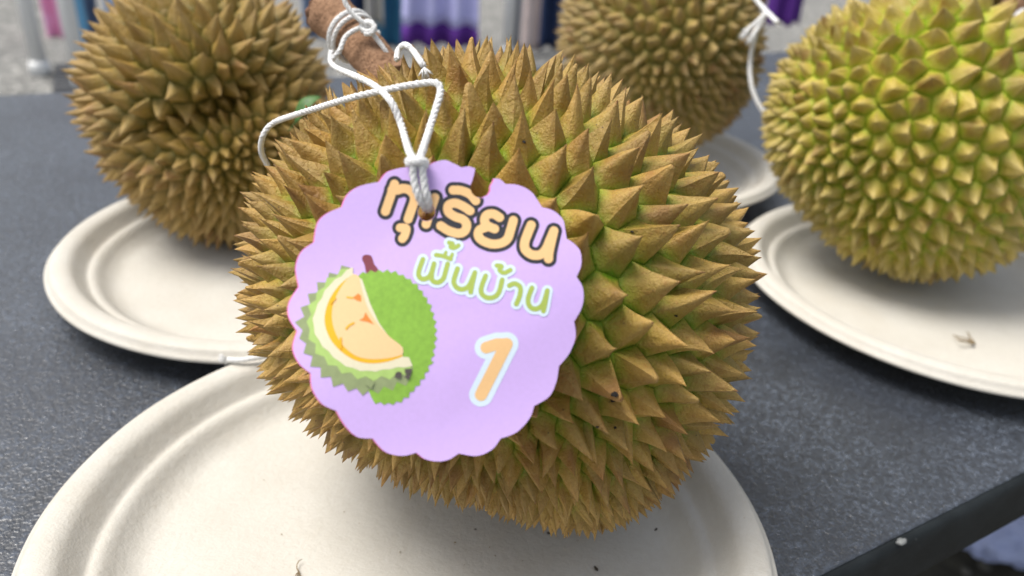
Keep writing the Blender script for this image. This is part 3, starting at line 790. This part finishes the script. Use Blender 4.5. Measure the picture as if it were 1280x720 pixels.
# ------------------------------------------------------------------ cords
def cord_geo(paths, r, pitch=None, strands=3, sides=7, seg=0.0011, seed=0):
    V, Fc = [], []
    pitch = pitch or r*5.5
    for path in paths:
        if isinstance(path, tuple): path, rk = path
        else: rk = 1.0
        R = r*rk
        c = catmull([np.array(p) for p in path], 14); L = [0.0]
        for a, b in zip(c[:-1], c[1:]): L.append(L[-1]+float(np.linalg.norm(b-a)))
        n = max(6, int(L[-1]/(seg*rk))); c = np.array(c)
        Q = np.array([[np.interp(s, L, c[:, k]) for k in range(3)] for s in np.linspace(0, L[-1], n)])
        a = Vector(Q[1]-Q[0]).orthogonal().normalized(); fr = []
        for i in range(n):
            t = Vector(Q[min(i+1, n-1)]-Q[max(i-1, 0)]).normalized(); a = (a-t*a.dot(t)).normalized(); fr.append((a.copy(), t.cross(a)))
        S = np.linspace(0, L[-1], n)
        for k in range(strands):
            pts = []
            for i in range(n):
                ph = 2*math.pi*(S[i]/(pitch*rk)+k/strands)
                pts.append(Vector(Q[i])+(fr[i][0]*math.cos(ph)+fr[i][1]*math.sin(ph))*R*0.42)
            v, f = tube_mesh('x', pts, R*0.63, sides); b = len(V); V += v; Fc += [tuple(x+b for x in q) for q in f]
    return V, Fc
def fuzz(V, pts, n, ln, rad, seed):
    r = random.Random(seed); vs, fs = [], []
    for k in range(n):
        i = r.randrange(len(pts)-1); p = Vector(pts[i]).lerp(Vector(pts[i+1]), r.random())
        d = Vector((r.gauss(0, 1), r.gauss(0, 1), r.gauss(0, 1))).normalized(); q = p+d*rad*0.8
        e = q+(d+Vector((r.gauss(0, .6), r.gauss(0, .6), r.gauss(0, .6)))).normalized()*ln*r.uniform(0.4, 1)
        s = d.orthogonal().normalized()*0.00004; b = len(vs); vs += [q-s, q+s, e]; fs.append((b, b+1, b+2))
    return vs, fs
def cord_thing(name, base, paths, r, label, seed=0, frays=(), fz=0, **k):
    V, Fc = cord_geo(paths, r, **k)
    rr = random.Random(seed)
    for p, d in frays:
        p, d = Vector(p), Vector(d).normalized()
        for q in range(34):
            e = d+Vector((rr.gauss(0, .5), rr.gauss(0, .5), rr.gauss(0, .5))); e.normalize()
            v, f = tube_mesh('x', [p, p+e*r*1.4+d*r*0.6, p+e*r*2.6+d*r*rr.uniform(0.6, 1.6)], [r*0.26, r*0.2, r*0.09], 5); b = len(V); V += v; Fc += [tuple(x+b for x in g) for g in f]
    for path in paths:
        if isinstance(path, tuple): path = path[0]
        v, f = fuzz(V, [tuple(x) for x in catmull([np.array(x) for x in path], 6)], fz*len(path), r*0.9, r, seed); b = len(V); V += v; Fc += [tuple(x+b for x in g) for g in f]
    o = obj(name, mesh(name, [Vector(v)-Vector(base) for v in V], Fc), M['cord'], loc=base); tag(o, label, 'string'); return o
T1p = np.array([proj(Vector(t)) for t in T1])
def topd(px, py, rad=26, lift=0.001):
    q = np.hypot(T1p[:, 0]-px, T1p[:, 1]-py) < rad
    return (T1p[q, 2].min() if q.any() else 0.28)-lift
def knot(px, py, d, r, px_r, seed=0):
    """a few turns wound round a point"""
    out = []
    for k in range(22):
        a = k*2*math.pi/8; out.append(P(px+px_r*math.cos(a)*(1+0.1*math.sin(k)), py+px_r*0.62*math.sin(a)+(k-11)*0.35, d-0.0006*math.sin(a*1.5)-0.0004))
    return out
dk = proj(TO+t3(*t2((522, 212)), 0.001))[2]
dh = proj(TO+t3(*t2(HOLE), 0.001))[2]
tk = lambda px, py, up: CAM+ (TO+t3(*t2((px, py)), up)-CAM)
dA = [0.300, 0.2965, 0.290, 0.281, 0.268, 0.247, 0.225]
A = [P(414, 64, 0.304), P(413, 76, 0.302), P(421, 85, 0.298), P(444, 95, 0.290), P(468, 107, 0.278), P(488, 126, 0.262), P(501, 155, 0.236), P(511, 188, 0.208), P(520, 203, dk-0.002)]
Bp = [P(523, 203, dk-0.002), P(531, 180, 0.206), P(541, 148, 0.232), P(550, 118, 0.252), P(549, 107, 0.262), P(540, 103, 0.266), P(510, 107, 0.268), P(480, 113, 0.269), P(440, 122, 0.270), P(400, 134, 0.268),
      P(368, 144, 0.265), P(345, 152, 0.263), P(333, 162, 0.262), P(327, 174, 0.266)]
# the cord lies on the spine tips where it crosses them
def lifted(pts, lift=0.0012, rad=15):
    c = [Vector(p) for p in catmull([np.array(p) for p in pts], 8)]; q = [proj(p) for p in c]; ds = []
    bpy.context.view_layer.update(); dg = bpy.context.evaluated_depsgraph_get()
    for x, y, d in q:
        best = d
        for ox, oy in ((0, 0), (6, 0), (-6, 0), (0, 6), (0, -6), (4, 4), (-4, 4)):
            r_ = ray(x+ox, y+oy); ok, loc, n_, i_, ob, m_ = sc.ray_cast(dg, CAM, r_.normalized(), distance=0.36)
            if ok: best = min(best, (loc-CAM).dot(FW)-lift)
        ds.append(best)
    k = 5; e = [ds[0]]*k+ds+[ds[-1]]*k
    mn = [min(e[i:i+2*k+1]) for i in range(len(ds))]; e = [mn[0]]*k+mn+[mn[-1]]*k
    sm = [sum(e[i:i+2*k+1])/(2*k+1) for i in range(len(ds))]
    return [P(x, y, s_) for (x, y, d), s_ in zip(q, sm)][::3]
A = lifted(A, 0.0012); Bp = lifted(Bp, 0.0012); q_ = proj(Bp[-1])[2]; Bp += [P(326, 184, q_+0.010), P(328, 194, q_+0.024), P(334, 206, q_+0.045)]
Ca = [P(517, 206, dk-0.0024), tk(518, 222, 0.0026), tk(521, 238, 0.0021), tk(525, 249, 0.0014), tk(529, 256, -0.0010), tk(531, 258, -0.004), tk(532, 255, -0.008)]
Cb = [P(527, 206, dk-0.0024), tk(530, 222, 0.0026), tk(532, 238, 0.0021), tk(535, 248, 0.0014), tk(536, 256, -0.0010), tk(535, 258, -0.004), tk(534, 255, -0.008)]
kn = []
for k in range(15):
    a = k*2*math.pi/7.0+0.6; kn.append(P(521+11.0*math.cos(a), 203+(k-7)*0.5+3.0*math.sin(a*0.5), dk-0.0012-0.0022*math.sin(a)))
sx = Vector(); # stem windings
def ring_on_stem(c, ax, rad, turns, rise, ph=0):
    c, ax = Vector(c), Vector(ax).normalized(); a = ax.orthogonal().normalized(); b = ax.cross(a); n = int(turns*12)
    return [c+(a*math.cos(ph+2*math.pi*k/12)+b*math.sin(ph+2*math.pi*k/12))*rad+ax*rise*(k/n-0.5) for k in range(n+1)]
sc0 = P(441, 46, 0.318); sax = P(428, 32, 0.322)-P(455, 60, 0.314)
wind = ring_on_stem(sc0, sax, 0.0100, 2.1, 0.0075, 0.4)
k2 = []
for k in range(15):
    a = k*2*math.pi/6.0; k2.append(P(460+8.5*math.cos(a), 34+7*math.sin(a)+(k-7)*0.3, 0.302-0.0016*math.cos(a*0.5)))
E_ = [P(429, -14, 0.298), P(431, 2, 0.299), P(441, 17, 0.300), P(455, 29, 0.301), P(463, 37, 0.303)]
F_ = [P(462, 38, 0.303), P(472, 50, 0.303), P(482, 64, 0.304), P(489, 78, 0.306)]
G_ = [P(496, 74, 0.300), P(498, 62, 0.297), P(506, 56, 0.294), P(515, 62, 0.291), P(524, 74, 0.288), P(530, 84, 0.286)]
G_ = lifted(G_, 0.001); GE = G_[-1]
X_ = [P(413, 76, 0.302), P(424, 64, 0.300), P(432, 46, 0.301), P(447, 36, 0.302), P(460, 33, 0.302)]
cord_thing('tag_string', P(522, 204, dk), [A, Bp, Ca, Cb, (kn, 0.95), wind, (k2, 0.95), E_, F_, G_, X_], 0.00103,
           'white twisted cotton string tied from the brown stem to the lilac tag', frays=[(GE, -UP+RT*0.3)], fz=60)

pp = onz(296, 451, 0.0222)
cord_thing('string_end', pp, [[pp+Vector((-0.004, 0.0, 0.0005)), pp+Vector((0.002, -0.001, 0.0012)), pp+Vector((0.010, 0.002, 0.0015)), pp+Vector((0.02, 0.008, 0.001))]], 0.0012,
           'short frayed white string end on the left rear rim of the foreground plate', frays=[(pp+Vector((-0.004, 0, 0.0006)), (-1, 0.1, 0.1))], seed=3)
d4 = 0.56
cord_thing('back_fruit_string', P(945, 40, d4), [[P(925, -20, d4), P(945, 0, d4), P(958, 14, d4-0.01), P(972, 28, d4-0.03)], [P(952, 26, d4-0.01), P(944, 45, d4-0.01), P(938, 75, d4), P(939, 105, d4), P(948, 130, d4), P(962, 150, d4)],
           [P(958, 16, d4-0.01), P(946, 28, d4-0.012), P(936, 36, d4-0.01), P(930, 42, d4-0.01)], [P(956, 20, d4-0.01), P(944, 40, d4-0.012), P(936, 52, d4-0.01)]], 0.0017,
           'white string with a frayed bow hanging from the stem of the back durian', frays=[(P(934, 40, d4-0.011), P(928, 46, d4)-P(934, 40, d4)), (P(940, 46, d4-0.011), P(936, 56, d4)-P(940, 46, d4))], seed=5)

# ------------------------------------------------------------------ far right durian (only its brown shoulder shows)
sil5 = [(0, 120), (90, 120), (180, 120), (270, 120)]
ctrl5 = [((0, 0, 1), 10, 12), ((0, 1, 0), 10, 12), ((0, -1, 0), 9, 12), ((1, 0, 0), 10, 12)]
C5 = (1225, -62)
D5, _, T5, _, _ = durian('dark brown durian mostly hidden behind the yellow-green one at the top right', C5[0], C5[1], sil5, 0.95, ctrl5, M['rind_brown'], 41, RG2, depth=0.78, nmax=60)
plate(D5.location.x, D5.location.y, 'fibre plate hidden behind the yellow-green durian, under the dark brown one', seed=6)
stem(D5, [P(1262, 20, 0.69), P(1272, 5, 0.685), P(1284, -14, 0.68), P(1292, -30, 0.68)], [0.012, 0.012, 0.012, 0.014], M['stem'], seed=9)
cord_thing('far_fruit_string', P(1272, 20, 0.66), [[P(1267, 48, 0.655), P(1268, 28, 0.655), P(1274, 16, 0.655), P(1284, 14, 0.655), P(1294, 24, 0.655)]], 0.0020, 'white string loop on the dark brown durian at the top right edge', seed=7)

# ------------------------------------------------------------------ leaf scrap and crumbs
M['leaf'] = plain('leaf', (0.035, 0.11, 0.02), 0.5, 0.3, 200, 0.2, 0.0003, 0.4, (0.07, 0.16, 0.03))
lv, lf = [], []
for i in range(9):
    t = i/8; wd = 0.011*math.sin(math.pi*min(1, t*0.93+0.05))**0.8
    for j in range(5):
        s = (j-2)/2; lv.append((0.05*(t-0.5), wd*s, 0.003*abs(s)*math.sin(math.pi*t)+0.012*math.sin(t*2.6)-0.008))
for i in range(8):
    for j in range(4): a = i*5+j; lf.append((a, a+5, a+6, a+1))
lo = empty('leaf_scrap', P(383, 134, 0.36)); lo.rotation_euler = (math.radians(20), math.radians(-35), math.radians(35)); lo.scale = (0.34,)*3
tag(lo, 'small green leaf caught between the brown durian and the tagged durian', 'leaf')
me = mesh('blade', lv, lf); b_ = obj('blade', me, M['leaf'], lo); sm_ = b_.modifiers.new('thick', 'SOLIDIFY'); sm_.thickness = 0.0004
v, f = tube_mesh('stalk', [Vector((-0.04, 0, -0.012)), Vector((-0.025, 0, -0.008)), Vector((0, 0, 0.0030)), Vector((0.022, 0, -0.002))], [0.0009, 0.0008, 0.0006, 0.0003], 6)
obj('stalk', mesh('stalk', v, f), M['leaf'], lo)

M['crumb'] = plain('crumb_dark', (0.06, 0.045, 0.03), 0.8, 0.4, 900)
M['crumb_tan'] = plain('crumb_tan', (0.30, 0.22, 0.12), 0.8, 0.4, 900)
def crumb(px, py, size, label, mat='crumb', zz=0.0032, p=None, group='dark crumbs on the foreground plate'):
    bm = bmesh.new(); bmesh.ops.create_icosphere(bm, subdivisions=2, radius=1)
    r = random.Random(int(px*7+py)); s = Vector((r.uniform(0.8, 1.5), r.uniform(0.5, 0.9), r.uniform(0.3, 0.5)))
    for vv in bm.verts:
        k = 1+0.5*noise.noise(vv.co*1.7+Vector((px, py, 0))); vv.co = Vector((vv.co.x*s.x*k, vv.co.y*s.y*k, vv.co.z*s.z*k))*size
    me = bpy.data.meshes.new('crumb'); bm.to_mesh(me); bm.free(); me.shade_smooth()
    q = p or onz(px, py, zz); o = obj('crumb', me, M[mat], loc=(q.x, q.y, q.z+size*0.2)); o.rotation_euler.z = r.uniform(0, 6)
    tag(o, label, 'crumb', group); return o
crumb(745, 711, 0.0009, 'black crumb on the foreground plate, nearest the front edge')
crumb(686, 667, 0.0008, 'black crumb on the foreground plate just left below the durian tip')
crumb(820, 662, 0.0008, 'thin dark crumb on the foreground plate right of the durian tip')
crumb(594, 662, 0.0006, 'small dark crumb on the foreground plate below the centre of the fruit')
for x, y in ((722, 676), (612, 684), (569, 678), (653, 701), (619, 695), (190, 656), (240, 584), (430, 640), (330, 600), (500, 690), (581, 706), (150, 690), (352, 668)):
    crumb(x, y, random.uniform(0.00025, 0.0004), 'tiny brown speck on the floor of the foreground plate', 'crumb_tan', group='tiny specks on the foreground plate')
# dried flower bits
def dried(px, py, zz, size, label, seed):
    r = random.Random(seed); q = onz(px, py, zz); V, Fc = [], []
    for k in range(4):
        a = r.uniform(0, 6.28); p0 = Vector((0, 0, size*0.08)); pts = [p0]
        for i in range(4):
            a += r.uniform(-0.7, 0.7); pts.append(pts[-1]+Vector((math.cos(a), math.sin(a), r.uniform(-0.1, 0.35)))*size*0.3)
        pts = [Vector((p.x, p.y, max(p.z, size*0.04))) for p in pts]
        v, f = tube_mesh('x', pts, [size*0.05, size*0.045, size*0.035, size*0.04, size*0.015], 5); b = len(V); V += v; Fc += [tuple(x+b for x in g) for g in f]
    o = obj('dried_petal', mesh('dried_petal', V, Fc), M['crumb_tan'], loc=q); tag(o, label, 'dried petal')
dried(1218, 431, 0.004, 0.011, 'wispy dried petal on the right plate in front of the yellow-green durian', 3)
dried(374, 716, 0.0032, 0.005, 'curled dried petal on the foreground plate at the bottom edge of the picture', 5)
# dark frass stuck on the tagged fruit
def near_tip(px, py): return T1[int(np.argmin((T1p[:, 0]-px)**2+(T1p[:, 1]-py)**2+ (T1p[:, 2] > 0.27)*1e5))]
M['mould'] = plain('rind_blemish', (0.02, 0.016, 0.014), 0.9, 0.5, 1500)
bpy.context.view_layer.update(); dg_ = bpy.context.evaluated_depsgraph_get()
def hit(px, py):
    ok, loc, nn_, i_, ob, m_ = sc.ray_cast(dg_, CAM+ray(px, py)*0.05, ray(px, py).normalized()); return loc-ray(px, py).normalized()*0.0002
for k_, (x_, y_, s_, lab) in enumerate([(768, 494, 0.0012, 'black dirt speck among the spines to the lower right of the tag'), (766, 501, 0.0009, 'black dirt speck just under the larger one right of the tag'), (769, 535, 0.0006, 'small dirt speck low on the tagged durian, below the black ones'),
        (747, 534, 0.0005, 'tiny dirt speck low on the tagged durian, right of the tag'), (655, 178, 0.0008, 'dark dirt speck in a groove above the upper right of the tag'), (790, 290, 0.0005, 'tiny dirt speck high on the right flank of the tagged durian'), (845, 395, 0.0005, 'tiny dirt speck on the right flank of the tagged durian')]):
    crumb(k_+1, k_*3+1, s_, lab, 'mould', p=hit(x_, y_), group='dirt specks on the tagged durian')

M['chip'] = plain('edge_chip', (0.22, 0.23, 0.23), 0.8, 0.4, 600)
# chip of paint on the table rim
cp = onz(1127, 678, 0.0005)
crumb(3, 2, 0.0019, 'grey chip on the near edge of the table', 'chip', p=cp, group='chips on the table edge')

# ------------------------------------------------------------------ background: rack with hanging cloths, bag and soil
def cloth_mat(name, c, c2=None): return plain(name, c, 0.85, 0.2, 6, 0.3, 0.01, 0.2, c2)
rackroot = empty('garment_rack', (0, 4.4, GZ)); tag(rackroot, 'white tube rack far behind the table with cloths hanging from its rail', 'clothes rack')
RL = rackroot.location
def post(px, py, r, name='post', zt=0.95, foot=True):
    b = onz(px, py, GZ)
    v, f = tube_mesh('x', [b-RL, b+Vector((0, 0, 0.5))-RL, b+Vector((0, 0, zt-GZ))-RL], r, 14)
    o = obj(name, mesh(name, v, f), M['pole'], rackroot)
    if foot:
        v, f = tube_mesh('x', [b-RL+Vector((0, 0, 0.001)), b-RL+Vector((0, 0, 0.05)), b-RL+Vector((0, 0, 0.07))], [r*1.35, r*1.3, r*1.02], 14)
        obj('foot', mesh('foot', v, f), M['pole'], o)
    return b
b1 = post(52, 94, 0.036); b2 = post(104, 110, 0.032); b3 = post(634, 72, 0.028); b4 = post(900, 74, 0.028)
railpts = [Vector((b.x, b.y, 0.93))-RL for b in (b1, b2, b3, b4)]
v, f = tube_mesh('x', railpts[:2], 0.02, 12); obj('end_rail', mesh('end_rail', v, f), M['pole'], rackroot)
v, f = tube_mesh('x', railpts[1:], 0.02, 12); obj('rail', mesh('rail', v, f), M['pole'], rackroot)
rr = random.Random(12)
def hanging(name, cat, px0, px1, pyb, D, mat, label, band=None, seed=0, folds=None, ztop=0.9, flare=1.0):
    a, b = P(px0, pyb, D), P(px1, pyb, D); zb = (a.z+b.z)/2
    a = Vector((a.x, a.y, 0)); b = Vector((b.x, b.y, 0)); W = (b-a).length; t = (b-a).normalized(); nn = Vector((-t.y, t.x, 0))
    nu, nv = 40, 26; fo = folds or max(1.5, W/0.11); r = random.Random(seed); ph = r.uniform(0, 6)
    vs, fs = [], []
    for j in range(nv+1):
        s = j/nv; z_ = zb+(ztop-zb)*s
        sc_ = flare+(0.8-flare)*s
        for i in range(nu+1):
            u = i/nu; off = 0.030*math.sin(u*fo*6.28+ph+0.5*math.sin(s*3+seed))*(1.1-0.6*s)+0.03*noise.noise(Vector((u*3, s*4, seed)))
            p = a+t*W*(0.5+(u-0.5)*sc_)+nn*off; vs.append(Vector((p.x, p.y, z_+0.012*math.sin(u*fo*6.28+ph+1)*(1-s))))
    for j in range(nv):
        for i in range(nu): q = j*(nu+1)+i; fs.append((q, q+1, q+nu+2, q+nu+1))
    base = Vector((a+b)*0.5); base.z = zb
    vs = [x-base for x in vs]
    if band:
        root = empty(name, base); tag(root, label, cat)
        nb = 2
        for nm, rng_, m in (('hem_band', range(0, nb), band), ('cloth', range(nb, nv), mat)):
            f2 = [fs[j*nu+i] for j in rng_ for i in range(nu)]; us = sorted({x for f in f2 for x in f}); mp = {x: k for k, x in enumerate(us)}
            o = obj(nm, mesh(nm, [vs[x] for x in us], [tuple(mp[x] for x in f) for f in f2]), m, root); mo = o.modifiers.new('thick', 'SOLIDIFY'); mo.thickness = 0.003
        return root
    o = obj(name, mesh(name, vs, fs), mat, loc=base); mo = o.modifiers.new('thick', 'SOLIDIFY'); mo.thickness = 0.003
    tag(o, label, cat); return o
pk = cloth_mat('cloth_pink', (0.92, 0.55, 0.76), (0.80, 0.28, 0.48)); sb = cloth_mat('cloth_sky', (0.18, 0.46, 0.72)); sl = cloth_mat('cloth_slate', (0.20, 0.26, 0.38))
bl = cloth_mat('cloth_pale_blue', (0.36, 0.50, 0.72)); nv_ = cloth_mat('cloth_navy', (0.03, 0.05, 0.12)); gy = cloth_mat('cloth_grey', (0.42, 0.44, 0.46)); te = cloth_mat('cloth_teal', (0.05, 0.20, 0.34))
lv_ = cloth_mat('cloth_lavender', (0.52, 0.52, 0.84), (0.42, 0.43, 0.72)); pu = cloth_mat('cloth_purple', (0.10, 0.03, 0.24)); be = cloth_mat('cloth_beige', (0.50, 0.49, 0.46)); pp_ = cloth_mat('cloth_blush', (0.62, 0.52, 0.50))
hanging('hanging_cloth', 'cloth', 62, 90, 78, 4.5, pk, 'narrow pink cloth hanging between the two white posts at the top left', seed=1, folds=1.6)
hanging('hanging_cloth', 'cloth', 94, 116, 84, 4.2, sb, 'bright sky blue cloth hanging just right of the second white post', seed=2, folds=1.2)
hanging('hanging_cloth', 'cloth', 110, 136, 78, 4.35, sl, 'slate blue cloth hanging beside the bright sky blue one', seed=3)
hanging('hanging_cloth', 'cloth', 134, 190, 50, 4.5, bl, 'pale blue cloth hanging behind the top of the brown durian', seed=4)
hanging('hanging_cloth', 'cloth', 380, 424, 62, 4.9, sl, 'slate cloth behind the cut end of the brown stem', seed=5)
hanging('hanging_cloth', 'cloth', 424, 458, 66, 4.8, nv_, 'dark navy cloth hanging just right of the brown stem', seed=6)
hanging('hanging_cloth', 'cloth', 456, 480, 30, 4.7, be, 'pale grey cloth above the teal one, beside the navy cloth', seed=7, folds=1.4)
hanging('hanging_cloth', 'cloth', 468, 506, 68, 4.85, te, 'teal blue cloth hanging left of the lavender cloth', seed=8)
hanging('hanging_skirt', 'skirt', 501, 598, 58, 4.55, lv_, 'pale lavender cloth with a deep purple hem behind the tagged durian', band=pu, seed=9, folds=3.2)
hanging('hanging_cloth', 'cloth', 628, 656, 58, 5.0, gy, 'light grey cloth right of the middle white post', seed=10, folds=1.5)
hanging('hanging_cloth', 'cloth', 650, 672, 64, 4.8, pp_, 'narrow blush pink cloth beside the navy cloth near the back durian', seed=11, folds=1.0)
hanging('hanging_cloth', 'cloth', 670, 700, 60, 4.9, nv_, 'navy cloth hanging at the left shoulder of the back durian', seed=12, folds=1.5)
hanging('hanging_cloth', 'cloth', 955, 1000, 30, 5.0, pu, 'purple cloth glimpsed between the back and the yellow-green durian', seed=13)

# grate between the two left posts
c4 = [onz(68, 82, GZ+0.006), onz(90, 80, GZ+0.006), onz(102, 116, GZ+0.006), onz(66, 118, GZ+0.006)]
gr = empty('drain_grate', (c4[0]+c4[2])/2); tag(gr, 'dark drain grate on the ground between the two white posts', 'drain grate')
GL = gr.location
def boxm(name, pts, h, mat, parent):
    vs = [p-GL for p in pts]+[p-GL+Vector((0, 0, h)) for p in pts]
    return obj(name, mesh(name, vs, [(3, 2, 1, 0), (4, 5, 6, 7), (0, 1, 5, 4), (1, 2, 6, 5), (2, 3, 7, 6), (3, 0, 4, 7)], False), mat, parent)
M['grate'] = plain('cast_iron', (0.10, 0.105, 0.11), 0.6, 0.3, 60)
boxm('pan', [p-Vector((0, 0, 0.002)) for p in c4], 0.003, M['black_metal'], gr)
for k in range(9):
    a, b = (k+0.15)/9, (k+0.7)/9
    L0, L1 = c4[0].lerp(c4[3], a), c4[0].lerp(c4[3], b); R0, R1 = c4[1].lerp(c4[2], a), c4[1].lerp(c4[2], b)
    boxm('bar', [L0, R0, R1, L1], 0.012, M['grate'], gr)

# soil patch and bag below the near table edge
M['soil'] = plain('soil', (0.035, 0.032, 0.026), 0.95, 0.5, 30, 0.8, 0.02, 0.1, (0.07, 0.065, 0.05))  # dark soil, with the shade under the table put into its colour
sv, sf = [], []; c0 = onz(1240, 700, GZ); nn = 40
for j in range(nn+1):
    for i in range(nn+1):
        x, y = (i/nn-0.5)*1.5, (j/nn-0.5)*1.5; e = max(abs(x), abs(y))/0.75
        sv.append((x, y, 0.004+0.03*max(0, 1-e**4)*(0.6+noise.noise(Vector((x*6, y*6, 0))))*0.8))
for j in range(nn):
    for i in range(nn): q = j*(nn+1)+i; sf.append((q, q+1, q+nn+2, q+nn+1))
tag(obj('soil', mesh('soil', sv, sf), M['soil'], loc=(c0.x, c0.y, GZ)), kind='structure')
pv2, pf2 = [], []; rp = random.Random(9)
bmp = bmesh.new(); bmesh.ops.create_icosphere(bmp, subdivisions=1, radius=1); iv = [v.co.copy() for v in bmp.verts]; iff = [[v.index for v in f.verts] for f in bmp.faces]; bmp.free()
for k in range(500):
    x, y = rp.uniform(-.6, .6), rp.uniform(-.6, .6); s = rp.uniform(0.004, 0.016); b = len(pv2); a = rp.uniform(0, 6)
    zz = 0.004+0.03*(0.6+noise.noise(Vector((x*6, y*6, 0))))*0.8
    for p in iv:
        q = Vector((p.x*1.3, p.y, p.z*0.6))*(1+0.25*noise.noise(p*1.5+Vector((k, 0, 0)))); q.rotate(Matrix.Rotation(a, 3, 'Z')); pv2.append(q*s+Vector((x, y, zz)))
    pf2 += [tuple(b+i for i in f) for f in iff]
tag(obj('pebbles', mesh('pebbles', pv2, pf2), plain('pebble', (0.13, 0.12, 0.10), 0.9, 0.6, 25), loc=(c0.x, c0.y, GZ)), kind='stuff')
# crumpled bag
bmb = bmesh.new(); bmesh.ops.create_icosphere(bmb, subdivisions=5, radius=1)
for v in bmb.verts:
    p = v.co.copy(); k = 1+0.35*noise.noise(p*1.6)+0.22*abs(noise.noise(p*3.7+Vector((4, 0, 0))))-0.16*abs(noise.noise(p*7.1))
    v.co = Vector((p.x*0.085*k, p.y*0.05*k, max(-0.2, p.z)*0.045*k))
meb = bpy.data.meshes.new('plastic_bag'); bmb.to_mesh(meb); bmb.free(); meb.shade_smooth()
bq = onz(1266, 676, GZ+0.04)
bo_ = obj('plastic_bag', meb, plain('bag_film', (0.46, 0.52, 0.78), 0.35, 0.25, 18, 0.6, 0.01), loc=(bq.x, bq.y, GZ+0.045)); bo_.rotation_euler.z = 0.3
tag(bo_, 'crumpled pale blue plastic bag on the dark soil below the table edge', 'plastic bag')
